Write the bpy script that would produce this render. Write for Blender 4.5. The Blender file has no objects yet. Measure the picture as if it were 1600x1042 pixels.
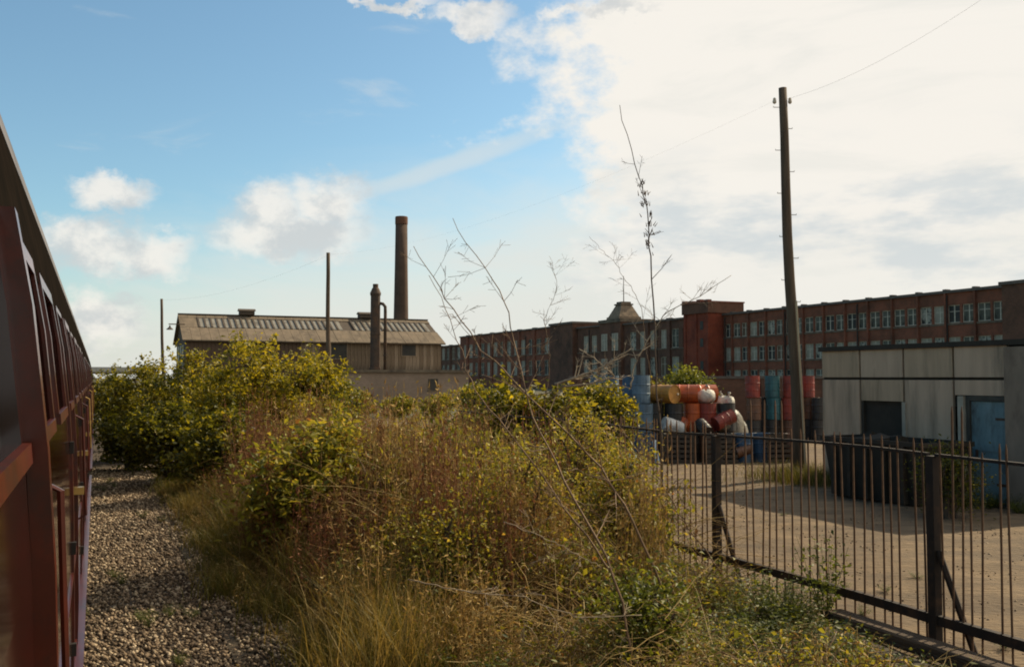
import bpy, math, random
import numpy as np
from mathutils import Vector, Matrix

random.seed(7)
rng = np.random.default_rng(11)
SC = bpy.context.scene
COL = SC.collection
R = math.radians

# ------------------------------------------------------------------ camera
FPX = 1500.0                      # focal length in photograph pixels (1600 wide)
EYE = 2.6
PITCH = math.atan(69 / FPX)
cam_d = bpy.data.cameras.new('camera')
cam_d.sensor_width = 36
cam_d.lens = 36 * FPX / 1600
cam_d.clip_start = 0.05
cam_d.clip_end = 6000
cam = bpy.data.objects.new('camera', cam_d)
COL.objects.link(cam)
cam.location = (0, 0, EYE)
cam.rotation_euler = (math.pi / 2 + PITCH, 0, 0)
SC.camera = cam

# ------------------------------------------------------------------ light
SUN_AZ, SUN_EL = R(55), R(36)     # azimuth clockwise from +Y
SKY_STRENGTH = 0.125
EXPOSURE = 0.3
sun_dir = Vector((math.sin(SUN_AZ) * math.cos(SUN_EL), math.cos(SUN_AZ) * math.cos(SUN_EL), math.sin(SUN_EL)))
sl = bpy.data.lights.new('sun', 'SUN')
sl.energy = 5.0
sl.angle = R(0.6)
sl.color = (1.0, 0.86, 0.62)
so = bpy.data.objects.new('sun', sl)
COL.objects.link(so)
so.rotation_euler = sun_dir.to_track_quat('Z', 'Y').to_euler()
so.location = (30, 20, 40)
SC.view_settings.view_transform = 'Standard'
SC.view_settings.look = 'None'
SC.view_settings.exposure = EXPOSURE
SC.view_settings.gamma = 1.0
SC.view_settings.use_curve_mapping = False
SC.cycles.filter_width = 1.9
SC.cycles.max_bounces = 8
SC.cycles.transparent_max_bounces = 8


def px_az(px):
    return math.atan((px - 800) / FPX)


def px_el(px, py):
    return math.atan((590 - py) / FPX * math.cos(px_az(px)))


def build_world():
    w = bpy.data.worlds.new('World')
    SC.world = w
    w.use_nodes = True
    nt = w.node_tree
    nt.nodes.clear()
    N, L = nt.nodes, nt.links

    def val(x):
        return x

    def math_(op, a, b=None, c=None, clamp=False):
        n = N.new('ShaderNodeMath')
        n.operation = op
        n.use_clamp = clamp
        for i, v in enumerate((a, b, c)):
            if v is None:
                continue
            if isinstance(v, (int, float)):
                n.inputs[i].default_value = v
            else:
                L.new(v, n.inputs[i])
        return n.outputs[0]

    def sstep(v, a, b):
        n = N.new('ShaderNodeMapRange')
        n.interpolation_type = 'SMOOTHSTEP'
        L.new(v, n.inputs[0])
        n.inputs[1].default_value = a
        n.inputs[2].default_value = b
        n.inputs[3].default_value = 0
        n.inputs[4].default_value = 1
        return n.outputs[0]

    def mix(f, a, b):
        n = N.new('ShaderNodeMix')
        n.data_type = 'RGBA'
        for s, v in ((0, f), (6, a), (7, b)):
            if isinstance(v, (int, float)):
                n.inputs[s].default_value = v
            elif isinstance(v, tuple):
                n.inputs[s].default_value = v + (1,)
            else:
                L.new(v, n.inputs[s])
        return n.outputs[2]

    tc = N.new('ShaderNodeTexCoord')
    sep = N.new('ShaderNodeSeparateXYZ')
    L.new(tc.outputs['Generated'], sep.inputs[0])
    x, y, z = sep.outputs
    az = math_('ARCTAN2', x, y)
    el = math_('ARCSINE', z)

    def noise(scale, detail, rough, zs=1.0, off=0.0, dist=0.0):
        mp = N.new('ShaderNodeMapping')
        mp.inputs['Scale'].default_value = (1, 1, zs)
        mp.inputs['Location'].default_value = (off, off * .7, off * .3)
        L.new(tc.outputs['Generated'], mp.inputs[0])
        n = N.new('ShaderNodeTexNoise')
        n.inputs['Scale'].default_value = scale
        n.inputs['Detail'].default_value = detail
        n.inputs['Roughness'].default_value = rough
        n.inputs['Distortion'].default_value = dist
        L.new(mp.outputs[0], n.inputs['Vector'])
        return n.outputs[0]

    sky = N.new('ShaderNodeTexSky')
    sky.sky_type = 'NISHITA'
    sky.sun_disc = False
    sky.sun_elevation = SUN_EL
    sky.sun_rotation = SUN_AZ
    sky.altitude = 50
    sky.air_density = 1.0
    sky.dust_density = 1.1
    sky.ozone_density = 1.4
    tint = N.new('ShaderNodeMix')
    tint.data_type = 'RGBA'
    tint.blend_type = 'MULTIPLY'
    tint.inputs[0].default_value = 1
    L.new(sky.outputs[0], tint.inputs[6])
    tint.inputs[7].default_value = (0.79, 0.97, 0.93, 1)
    base = tint.outputs[2]

    k = 1.0 / SKY_STRENGTH / 2 ** EXPOSURE
    WHITE = (0.93 * k, 0.89 * k, 0.82 * k)
    PALE = (0.78 * k, 0.78 * k, 0.73 * k)
    GREY = (0.63 * k, 0.65 * k, 0.65 * k)
    BLUEGREY = (0.60 * k, 0.66 * k, 0.69 * k)

    n_big = noise(5.0, 6, 0.60, 1.6, 3.1)
    n_fine = noise(17.0, 6, 0.62, 1.4, 9.7)
    n_wisp = noise(4.2, 6, 0.62, 4.5, 5.5, 0.5)
    nb = math_('SUBTRACT', n_big, 0.5)
    nf = math_('SUBTRACT', n_fine, 0.5)

    # hazy lower sky
    hz = math_('ADD', el, math_('MULTIPLY', math_('SUBTRACT', n_wisp, 0.5), 0.16))
    hz = math_('SUBTRACT', hz, math_('MULTIPLY', az, 0.22))
    haze = math_('MULTIPLY', math_('SUBTRACT', 1.0, sstep(hz, 0.06, 0.265)), 0.95)
    col = mix(haze, base, PALE)

    # thin high streaks
    st = math_('MULTIPLY', sstep(n_wisp, 0.56, 0.74), 0.30)
    col = mix(st, col, PALE)

    # the big cloud bank that covers the sky to the right
    azp = math_('ADD', az, math_('ADD', math_('MULTIPLY', nb, 0.50), math_('MULTIPLY', nf, 0.16)))
    tilt = math_('MULTIPLY', math_('ABSOLUTE', math_('SUBTRACT', el, 0.245)), 0.55)
    azp = math_('SUBTRACT', azp, tilt)
    bank = math_('MULTIPLY', sstep(azp, -0.03, 0.055), math_('SUBTRACT', 1.0, sstep(azp, 2.3, 2.9)))
    # thinner towards the horizon, greyer patches in it
    low = sstep(el, 0.03, 0.22)
    bank = math_('MULTIPLY', bank, math_('ADD', 0.55, math_('MULTIPLY', low, 0.45)))
    patch = sstep(n_wisp, 0.46, 0.66)
    bcol = mix(math_('MULTIPLY', patch, 0.45), WHITE, PALE)
    n_soft = noise(6.5, 5, 0.6, 3.0, 14.2)
    gband = math_('MULTIPLY', sstep(el, 0.02, 0.10), math_('SUBTRACT', 1.0, sstep(el, 0.15, 0.26)))
    bcol = mix(math_('MULTIPLY', math_('MULTIPLY', sstep(n_soft, 0.47, 0.66), gband), 0.85), bcol, BLUEGREY)
    col = mix(bank, col, bcol)

    # long thin streak of high cloud
    a0, e0 = px_az(715), px_el(715, 250)
    ang = math.atan2(95, 285)
    da, dle = math_('SUBTRACT', az, a0), math_('SUBTRACT', math_('ADD', el, math_('MULTIPLY', nf, 0.012)), e0)
    su = math_('ADD', math_('MULTIPLY', da, math.cos(ang)), math_('MULTIPLY', dle, math.sin(ang)))
    sv = math_('SUBTRACT', math_('MULTIPLY', dle, math.cos(ang)), math_('MULTIPLY', da, math.sin(ang)))
    su = math_('MULTIPLY', su, FPX / 210.0)
    sv = math_('MULTIPLY', sv, FPX / 17.0)
    sd = math_('ADD', math_('MULTIPLY', su, su), math_('MULTIPLY', sv, sv))
    col = mix(math_('MULTIPLY', math_('SUBTRACT', 1.0, sstep(sd, 0.0, 1.3)), 0.42), col, PALE)

    # cumulus heaps
    puffs = [(180, 300, 58, 30), (150, 385, 95, 42), (235, 400, 70, 32), (150, 505, 75, 42), (415, 325, 62, 42),
             (512, 314, 62, 46), (450, 362, 120, 40), (745, 16, 60, 17), (610, -4, 70, 9), (940, 4, 80, 9),
             (-300, 330, 170, 60), (-700, 260, 140, 50), (2300, 250, 200, 60)]
    mask = None
    daz = math_('ADD', az, math_('ADD', math_('MULTIPLY', nb, 0.05), math_('MULTIPLY', nf, 0.075)))
    n_fine2 = noise(19.0, 5, 0.62, 1.4, 21.3)
    de = math_('ADD', el, math_('MULTIPLY', math_('SUBTRACT', n_fine2, 0.5), 0.075))
    for (cx, cy, rx, ry) in puffs:
        a0, e0 = px_az(cx), px_el(cx, cy)
        ca = math.cos(a0)
        u = math_('MULTIPLY', math_('SUBTRACT', daz, a0), 1.0 / (rx / FPX * ca * ca))
        v = math_('MULTIPLY', math_('SUBTRACT', de, e0), 1.0 / (ry / FPX * ca))
        # flatter underside
        d = math_('ADD', math_('MULTIPLY', u, u), math_('MULTIPLY', v, v))
        m = math_('SUBTRACT', 1.0, sstep(d, 0.05, 1.9))
        mask = m if mask is None else math_('MAXIMUM', mask, m)
    ccol = mix(sstep(n_fine, 0.40, 0.62), GREY, WHITE)
    col = mix(math_('MULTIPLY', mask, 0.88), col, ccol)

    bg = N.new('ShaderNodeBackground')
    bg.inputs[1].default_value = SKY_STRENGTH
    L.new(col, bg.inputs[0])
    out = N.new('ShaderNodeOutputWorld')
    L.new(bg.outputs[0], out.inputs[0])


build_world()

# ------------------------------------------------------------------ frames
TH = R(23.4)                       # the railway runs 23.4 degrees left of the view
T2 = (-math.sin(TH), math.cos(TH))
N2 = (math.cos(TH), math.sin(TH))


def LF(l, f, z=0.0):
    """railway frame (metres right of the coach side, metres ahead) to world"""
    return Vector((N2[0] * l + T2[0] * f, N2[1] * l + T2[1] * f, z))


def at(px, py, depth):
    u, v = (px - 800) / FPX, (521 - py) / FPX
    yy = math.cos(PITCH) - v * math.sin(PITCH)
    zz = math.sin(PITCH) + v * math.cos(PITCH)
    s = depth / yy
    return Vector((u * s, depth, EYE + zz * s))


# ------------------------------------------------------------------ materials
MATS = {}


def rgb(h):
    return h


def mat(name, c1, c2=None, scale=3.0, rough=0.85, bump=0.0, bscale=None, detail=5, spec=0.3, metal=0.0,
        coat=0.0, stretch=(1, 1, 1), stain=None, stain_scale=0.7, stain_lo=0.5, stain_hi=0.68, transl=None,
        attr=None, coords='Object', contrast=(0.35, 0.65)):
    if name in MATS:
        return MATS[name]
    m = bpy.data.materials.new(name)
    m.use_nodes = True
    nt = m.node_tree
    N, L = nt.nodes, nt.links
    b = N['Principled BSDF']
    b.inputs['Roughness'].default_value = rough
    b.inputs['Specular IOR Level'].default_value = spec
    b.inputs['Metallic'].default_value = metal
    b.inputs['Coat Weight'].default_value = coat
    b.inputs['Coat Roughness'].default_value = 0.08
    if c2 is None:
        c2 = tuple(min(1, v * 0.72) for v in c1)
    tc = N.new('ShaderNodeTexCoord')
    mp = N.new('ShaderNodeMapping')
    mp.inputs['Scale'].default_value = stretch
    L.new(tc.outputs[coords], mp.inputs[0])
    nz = N.new('ShaderNodeTexNoise')
    nz.inputs['Scale'].default_value = scale
    nz.inputs['Detail'].default_value = detail
    nz.inputs['Roughness'].default_value = 0.62
    L.new(mp.outputs[0], nz.inputs['Vector'])
    mr = N.new('ShaderNodeMapRange')
    mr.inputs[1].default_value, mr.inputs[2].default_value = contrast
    L.new(nz.outputs[0], mr.inputs[0])
    mx = N.new('ShaderNodeMix')
    mx.data_type = 'RGBA'
    mx.inputs[6].default_value = c1 + (1,)
    mx.inputs[7].default_value = c2 + (1,)
    L.new(mr.outputs[0], mx.inputs[0])
    col = mx.outputs[2]
    if attr:
        # per-piece colours chosen by a random number stored on every face
        at_ = N.new('ShaderNodeAttribute')
        at_.attribute_name = 'tint'
        cr = N.new('ShaderNodeValToRGB')
        cr.color_ramp.interpolation = 'LINEAR'
        els = cr.color_ramp.elements
        for i, (p, c) in enumerate(attr):
            e = els[i] if i < 2 else els.new(p)
            e.position = p
            e.color = c + (1,)
        L.new(at_.outputs['Fac'], cr.inputs[0])
        m2 = N.new('ShaderNodeMix')
        m2.data_type = 'RGBA'
        m2.blend_type = 'MULTIPLY'
        m2.inputs[0].default_value = 1
        L.new(cr.outputs[0], m2.inputs[6])
        L.new(col, m2.inputs[7])
        col = m2.outputs[2]
    if stain:
        n2 = N.new('ShaderNodeTexNoise')
        n2.inputs['Scale'].default_value = stain_scale
        n2.inputs['Detail'].default_value = 6
        n2.inputs['Roughness'].default_value = 0.7
        L.new(mp.outputs[0], n2.inputs['Vector'])
        r2 = N.new('ShaderNodeMapRange')
        r2.inputs[1].default_value, r2.inputs[2].default_value = stain_lo, stain_hi
        L.new(n2.outputs[0], r2.inputs[0])
        m3 = N.new('ShaderNodeMix')
        m3.data_type = 'RGBA'
        m3.inputs[7].default_value = stain + (1,)
        L.new(r2.outputs[0], m3.inputs[0])
        L.new(col, m3.inputs[6])
        col = m3.outputs[2]
    L.new(col, b.inputs['Base Color'])
    if bump:
        bp = N.new('ShaderNodeBump')
        bp.inputs['Strength'].default_value = bump
        bp.inputs['Distance'].default_value = 0.05
        nb = N.new('ShaderNodeTexNoise')
        nb.inputs['Scale'].default_value = bscale or scale * 4
        nb.inputs['Detail'].default_value = 5
        L.new(mp.outputs[0], nb.inputs['Vector'])
        L.new(nb.outputs[0], bp.inputs['Height'])
        L.new(bp.outputs[0], b.inputs['Normal'])
    if transl:
        tr = N.new('ShaderNodeBsdfTranslucent')
        m4 = N.new('ShaderNodeMix')
        m4.data_type = 'RGBA'
        m4.blend_type = 'MULTIPLY'
        m4.inputs[0].default_value = 1
        m4.inputs[7].default_value = transl[1] + (1,)
        L.new(col, m4.inputs[6])
        L.new(m4.outputs[2], tr.inputs[0])
        ms = N.new('ShaderNodeMixShader')
        ms.inputs[0].default_value = transl[0]
        L.new(b.outputs[0], ms.inputs[1])
        L.new(tr.outputs[0], ms.inputs[2])
        L.new(ms.outputs[0], N['Material Output'].inputs[0])
    MATS[name] = m
    return m


def brick_mat(name, c1, c2, mortar, scale=1.0, soot=(0.03, 0.025, 0.02)):
    m = bpy.data.materials.new(name)
    m.use_nodes = True
    nt = m.node_tree
    N, L = nt.nodes, nt.links
    b = N['Principled BSDF']
    b.inputs['Roughness'].default_value = 0.9
    b.inputs['Specular IOR Level'].default_value = 0.2
    tc = N.new('ShaderNodeTexCoord')
    sp = N.new('ShaderNodeSeparateXYZ')
    L.new(tc.outputs['Object'], sp.inputs[0])
    ad = N.new('ShaderNodeMath')
    L.new(sp.outputs[0], ad.inputs[0])
    L.new(sp.outputs[1], ad.inputs[1])
    cb = N.new('ShaderNodeCombineXYZ')
    L.new(ad.outputs[0], cb.inputs[0])
    L.new(sp.outputs[2], cb.inputs[1])
    br = N.new('ShaderNodeTexBrick')
    br.inputs['Scale'].default_value = scale
    br.inputs['Brick Width'].default_value = 0.225
    br.inputs['Row Height'].default_value = 0.075
    br.inputs['Mortar Size'].default_value = 0.01
    br.inputs['Color1'].default_value = c1 + (1,)
    br.inputs['Color2'].default_value = c2 + (1,)
    br.inputs['Mortar'].default_value = mortar + (1,)
    L.new(cb.outputs[0], br.inputs['Vector'])
    nz = N.new('ShaderNodeTexNoise')
    nz.inputs['Scale'].default_value = 0.35
    nz.inputs['Detail'].default_value = 8
    nz.inputs['Roughness'].default_value = 0.7
    L.new(tc.outputs['Object'], nz.inputs['Vector'])
    mr = N.new('ShaderNodeMapRange')
    mr.inputs[1].default_value, mr.inputs[2].default_value = 0.42, 0.72
    L.new(nz.outputs[0], mr.inputs[0])
    mx = N.new('ShaderNodeMix')
    mx.data_type = 'RGBA'
    L.new(mr.outputs[0], mx.inputs[0])
    L.new(br.outputs[0], mx.inputs[6])
    mx.inputs[7].default_value = soot + (1,)
    L.new(mx.outputs[2], b.inputs['Base Color'])
    MATS[name] = m
    return m


# ------------------------------------------------------------------ object helpers
def tag(o, label, cat, group=None):
    o['label'] = label
    o['category'] = cat
    if group:
        o['group'] = group
    return o


def empty(name, loc=(0, 0, 0), rz=0.0, label=None, cat=None, group=None):
    o = bpy.data.objects.new(name, None)
    COL.objects.link(o)
    o.location = loc
    o.rotation_euler = (0, 0, rz)
    o.empty_display_size = 0.2
    if label:
        tag(o, label, cat, group)
    return o


def link(name, me, m=None, parent=None, smooth=False):
    o = bpy.data.objects.new(name, me)
    COL.objects.link(o)
    if m is not None and not me.materials:
        me.materials.append(m)
    if parent:
        o.parent = parent
    if smooth:
        me.polygons.foreach_set('use_smooth', [True] * len(me.polygons))
    return o


def copy_tree(o, parent=None):
    c = o.copy()
    COL.objects.link(c)
    c.parent = parent
    for ch in o.children:
        copy_tree(ch, c)
    return c


class MB:
    def __init__(self):
        self.v, self.f = [], []

    def quad(self, a, b, c, d):
        n = len(self.v)
        self.v += [tuple(a), tuple(b), tuple(c), tuple(d)]
        self.f.append((n, n + 1, n + 2, n + 3))
        return self

    def box(self, x0, x1, y0, y1, z0, z1):
        n = len(self.v)
        self.v += [(x0, y0, z0), (x1, y0, z0), (x1, y1, z0), (x0, y1, z0), (x0, y0, z1), (x1, y0, z1), (x1, y1, z1), (x0, y1, z1)]
        for q in ((0, 3, 2, 1), (4, 5, 6, 7), (0, 1, 5, 4), (1, 2, 6, 5), (2, 3, 7, 6), (3, 0, 4, 7)):
            self.f.append(tuple(n + i for i in q))
        return self

    def hexa(self, pts):
        n = len(self.v)
        self.v += [tuple(p) for p in pts]
        for q in ((0, 3, 2, 1), (4, 5, 6, 7), (0, 1, 5, 4), (1, 2, 6, 5), (2, 3, 7, 6), (3, 0, 4, 7)):
            self.f.append(tuple(n + i for i in q))
        return self

    def prism(self, poly, axis, a, b):
        """poly of 2d points extruded along axis (0,1,2) from a to b"""
        n = len(self.v)
        k = len(poly)

        def mk(p, t):
            if axis == 0:
                return (t, p[0], p[1])
            if axis == 1:
                return (p[0], t, p[1])
            return (p[0], p[1], t)
        self.v += [mk(p, a) for p in poly] + [mk(p, b) for p in poly]
        self.f.append(tuple(range(n, n + k))[::-1])
        self.f.append(tuple(range(n + k, n + 2 * k)))
        for i in range(k):
            j = (i + 1) % k
            self.f.append((n + i, n + j, n + k + j, n + k + i))
        return self

    def lathe(self, prof, seg=16, c=(0, 0, 0), cap=True):
        n = len(self.v)
        for (r, z) in prof:
            for i in range(seg):
                a = 2 * math.pi * i / seg
                self.v.append((c[0] + r * math.cos(a), c[1] + r * math.sin(a), c[2] + z))
        for k in range(len(prof) - 1):
            for i in range(seg):
                j = (i + 1) % seg
                self.f.append((n + k * seg + i, n + k * seg + j, n + (k + 1) * seg + j, n + (k + 1) * seg + i))
        if cap:
            self.f.append(tuple(n + i for i in range(seg))[::-1])
            b = n + (len(prof) - 1) * seg
            self.f.append(tuple(b + i for i in range(seg)))
        return self

    def tube(self, pts, rad, seg=6):
        pts = [Vector(p) for p in pts]
        if not isinstance(rad, (list, tuple)):
            rad = [rad] * len(pts)
        n = len(self.v)
        for i, p in enumerate(pts):
            d = (pts[min(i + 1, len(pts) - 1)] - pts[max(i - 1, 0)]).normalized()
            a = Vector((0, 0, 1)) if abs(d.z) < 0.9 else Vector((1, 0, 0))
            u = d.cross(a).normalized()
            w = d.cross(u)
            for k in range(seg):
                t = 2 * math.pi * k / seg
                self.v.append(tuple(p + (u * math.cos(t) + w * math.sin(t)) * rad[i]))
        for i in range(len(pts) - 1):
            for k in range(seg):
                j = (k + 1) % seg
                self.f.append((n + i * seg + k, n + i * seg + j, n + (i + 1) * seg + j, n + (i + 1) * seg + k))
        self.f.append(tuple(n + i for i in range(seg))[::-1])
        b = n + (len(pts) - 1) * seg
        self.f.append(tuple(b + i for i in range(seg)))
        return self

    def mesh(self, name):
        me = bpy.data.meshes.new(name)
        me.from_pydata(self.v, [], self.f)
        me.update()
        return me

    def build(self, name, m, parent=None, smooth=False):
        return link(name, self.mesh(name), m, parent, smooth)


def np_mesh(name, V, F, tint=None, smooth=False):
    me = bpy.data.meshes.new(name)
    nv, nf = len(V), len(F)
    k = F.shape[1]
    me.vertices.add(nv)
    me.vertices.foreach_set('co', V.astype(np.float32).ravel())
    me.loops.add(nf * k)
    me.loops.foreach_set('vertex_index', F.astype(np.int32).ravel())
    me.polygons.add(nf)
    me.polygons.foreach_set('loop_start', np.arange(0, nf * k, k, dtype=np.int32))
    me.polygons.foreach_set('loop_total', np.full(nf, k, dtype=np.int32))
    if smooth:
        me.polygons.foreach_set('use_smooth', np.ones(nf, dtype=bool))
    if tint is not None:
        a = me.attributes.new('tint', 'FLOAT', 'FACE')
        a.data.foreach_set('value', tint.astype(np.float32))
    me.update(calc_edges=True)
    me.validate()
    return me


def unit(v):
    return v / np.maximum(np.linalg.norm(v, axis=-1, keepdims=True), 1e-9)


def leaf_arrays(P, size, up=0.5, width=0.55, droop=0.0):
    """folded diamond leaves at points P"""
    n = len(P)
    d = rng.normal(size=(n, 3))
    d[:, 2] = d[:, 2] * 0.6 - droop
    d = unit(d)
    nr = rng.normal(size=(n, 3))
    nr[:, 2] += up * 2
    s = unit(np.cross(d, nr))
    nn = unit(np.cross(s, d))
    sz = np.asarray(size).reshape(-1, 1)
    b = P - d * sz * 0.5
    t = P + d * sz * 0.5 - nn * sz * 0.08
    l = P + s * sz * width * 0.5 + nn * sz * 0.12 - d * sz * 0.05
    r = P - s * sz * width * 0.5 + nn * sz * 0.12 - d * sz * 0.05
    V = np.stack([b, r, t, l], 1).reshape(-1, 3)
    i = np.arange(n)[:, None] * 4
    F = np.concatenate([i + np.array([[0, 1, 2]]), i + np.array([[0, 2, 3]])], 1).reshape(-1, 3)
    return V, F


def blade_arrays(B, height, lean, width, K=3):
    """grass blades: base points B, tapering ribbons that bend over"""
    n = len(B)
    a = rng.uniform(0, 2 * np.pi, n)
    dirx = np.stack([np.cos(a), np.sin(a), np.zeros(n)], 1)
    side = np.stack([-np.sin(a), np.cos(a), np.zeros(n)], 1)
    tw = rng.uniform(0, np.pi, n)
    side = side * np.cos(tw)[:, None] + dirx * np.sin(tw)[:, None]
    h = np.asarray(height)
    rows = []
    for k in range(K):
        t = k / K
        c = B + dirx * (lean * t * t)[:, None] + np.array([0, 0, 1]) * (h * (t - 0.18 * t * t * lean / np.maximum(h, .01)))[:, None]
        w = (width * (1 - 0.75 * t))[:, None] if hasattr(width, '__len__') else width * (1 - 0.75 * t)
        rows += [c - side * w, c + side * w]
    tip = B + dirx * lean[:, None] + np.array([0, 0, 1]) * (h * (1 - 0.18 * lean / np.maximum(h, .01)))[:, None]
    rows.append(tip)
    m = 2 * K + 1
    V = np.stack(rows, 1).reshape(-1, 3)
    i = np.arange(n)[:, None] * m
    fs = []
    for k in range(K - 1):
        fs += [[2 * k, 2 * k + 1, 2 * k + 3], [2 * k, 2 * k + 3, 2 * k + 2]]
    fs.append([2 * K - 2, 2 * K - 1, 2 * K])
    F = np.concatenate([i + np.array([f]) for f in fs], 1).reshape(-1, 3)
    return V, F, len(fs)


def stem_arrays(paths, rad):
    """paths (n,k,3), rad (n,k): three-sided tapering stems"""
    n, k, _ = paths.shape
    d = np.empty_like(paths)
    d[:, 1:-1] = paths[:, 2:] - paths[:, :-2]
    d[:, 0] = paths[:, 1] - paths[:, 0]
    d[:, -1] = paths[:, -1] - paths[:, -2]
    d = unit(d)
    ref = unit(rng.normal(size=(n, 1, 3)) * np.array([1, 1, 0.2]))
    u = unit(np.cross(d, np.broadcast_to(ref, d.shape)))
    w = np.cross(d, u)
    ring = []
    for q in range(3):
        a = 2 * np.pi * q / 3
        ring.append(paths + (u * np.cos(a) + w * np.sin(a)) * rad[..., None])
    V = np.stack(ring, 2).reshape(-1, 3)
    fs = []
    for j in range(k - 1):
        for q in range(3):
            q2 = (q + 1) % 3
            fs.append([j * 3 + q, j * 3 + q2, (j + 1) * 3 + q2])
            fs.append([j * 3 + q, (j + 1) * 3 + q2, (j + 1) * 3 + q])
    i = np.arange(n)[:, None] * (k * 3)
    F = np.concatenate([i + np.array([f]) for f in fs], 1).reshape(-1, 3)
    return V, F


def merge(parts):
    Vs, Fs, o = [], [], 0
    for V, F in parts:
        Vs.append(V)
        Fs.append(F + o)
        o += len(V)
    return np.concatenate(Vs), np.concatenate(Fs)


# ------------------------------------------------------------------ palette
M_soil = mat('soil', (0.075, 0.055, 0.032), (0.035, 0.028, 0.018), 2.0, 0.95, bump=0.4)
M_ballast = mat('ballast', (0.11, 0.08, 0.055), (0.04, 0.03, 0.02), 9.0, 0.95, bump=0.8, bscale=30)
M_stone = mat('ballast_stone', (1, 1, 1), (0.72, 0.7, 0.68), 14, 0.9,
              attr=[(0.0, (0.05, 0.034, 0.021)), (0.4, (0.15, 0.103, 0.063)), (0.75, (0.30, 0.215, 0.135)), (1.0, (0.58, 0.46, 0.31))])
M_yard = mat('yard_dirt', (0.205, 0.138, 0.074), (0.115, 0.078, 0.043), 1.5, 0.95, bump=1.0, bscale=11, detail=9,
             stain=(0.085, 0.06, 0.037), stain_scale=0.5, stain_lo=0.46, stain_hi=0.7, stretch=(.6, 1.6, 1))
M_maroon = mat('maroon_paint', (0.030, 0.005, 0.003), (0.018, 0.004, 0.003), 2.5, 0.10, spec=0.5, coat=0.5,
               stain=(0.022, 0.010, 0.008), stain_scale=3.0, stretch=(1, 1, 0.3), stain_lo=.5, stain_hi=.8)
M_maroon_d = mat('maroon_trim', (0.090, 0.013, 0.005), (0.050, 0.009, 0.004), 5, 0.28, spec=0.4, coat=.2,
                 stain=(0.03, 0.012, 0.009), stain_scale=6)
M_black = mat('black_underframe', (0.018, 0.015, 0.012), (0.03, 0.022, 0.016), 4, 0.7)
M_cantrail = mat('shade_dark_cantrail', (0.008, 0.007, 0.006), (0.013, 0.010, 0.008), 4, 1.0, spec=0.0)  # near-black colour stands for the maroon upper side in shade
M_roofgrey = mat('coach_roof_grey', (0.15, 0.135, 0.13), (0.10, 0.09, 0.085), 3, 0.6, stain=(0.07, 0.06, 0.055))
M_glass = mat('dark_glass', (0.012, 0.012, 0.012), (0.02, 0.02, 0.018), 1, 0.06, spec=0.5)
M_brass = mat('brass', (0.55, 0.36, 0.12), (0.40, 0.25, 0.08), 8, 0.35, metal=0.9)
M_rail = mat('rail_steel', (0.12, 0.075, 0.05), (0.08, 0.05, 0.035), 8, 0.6, metal=0.3)

# ------------------------------------------------------------------ ground
me = MB().quad((-3000, -600, -0.02), (3000, -600, -0.02), (3000, 4000, -0.02), (-3000, 4000, -0.02)).mesh('ground')
g = link('ground', me, mat('far_ground', (0.10, 0.085, 0.045), (0.06, 0.06, 0.03), 0.15, 0.95, stain=(0.15, 0.12, 0.07), stain_scale=.05))
g['kind'] = 'structure'


def sheet(name, l0, l1, f0, f1, nl, nf, zfun, m):
    Ls = np.linspace(l0, l1, nl)
    Fs = np.linspace(f0, f1, nf)
    LL, FF = np.meshgrid(Ls, Fs, indexing='ij')
    X = N2[0] * LL + T2[0] * FF
    Y = N2[1] * LL + T2[1] * FF
    Z = zfun(LL, FF)
    V = np.stack([X, Y, Z], -1).reshape(-1, 3)
    idx = np.arange(nl * nf).reshape(nl, nf)
    F = np.stack([idx[:-1, :-1], idx[1:, :-1], idx[1:, 1:], idx[:-1, 1:]], -1).reshape(-1, 4)
    o = link(name, np_mesh(name, V, F, smooth=True), m)
    o['kind'] = 'structure'
    return o


def bumps(L_, F_, a=0.02):
    return a * (np.sin(L_ * 2.1 + 1.3 * np.sin(F_ * .7)) * np.sin(F_ * 1.7 + .8 * np.sin(L_ * 1.1)) + 0.6 * np.sin(L_ * 5.3 + F_ * 3.1) * np.sin(F_ * 4.7 - L_ * 2.2))


sheet('dirt_yard', 6.4, 46, -6, 60, 120, 160, lambda l, f: 0.045 + bumps(l, f, 0.02) - 0.028 * np.exp(-((l - 9.2) / .22) ** 2) - 0.028 * np.exp(-((l - 10.8) / .22) ** 2), M_yard)
sheet('verge', 1.2, 6.7, -6, 60, 30, 120, lambda l, f: 0.03 + bumps(l, f, 0.025) + 0.10 * np.clip(l - 1.4, 0, 1), M_soil)
sheet('ballast_strip', -4.2, 1.6, -8, 62, 30, 160, lambda l, f: 0.012 + bumps(l, f, 0.012), M_ballast)

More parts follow.
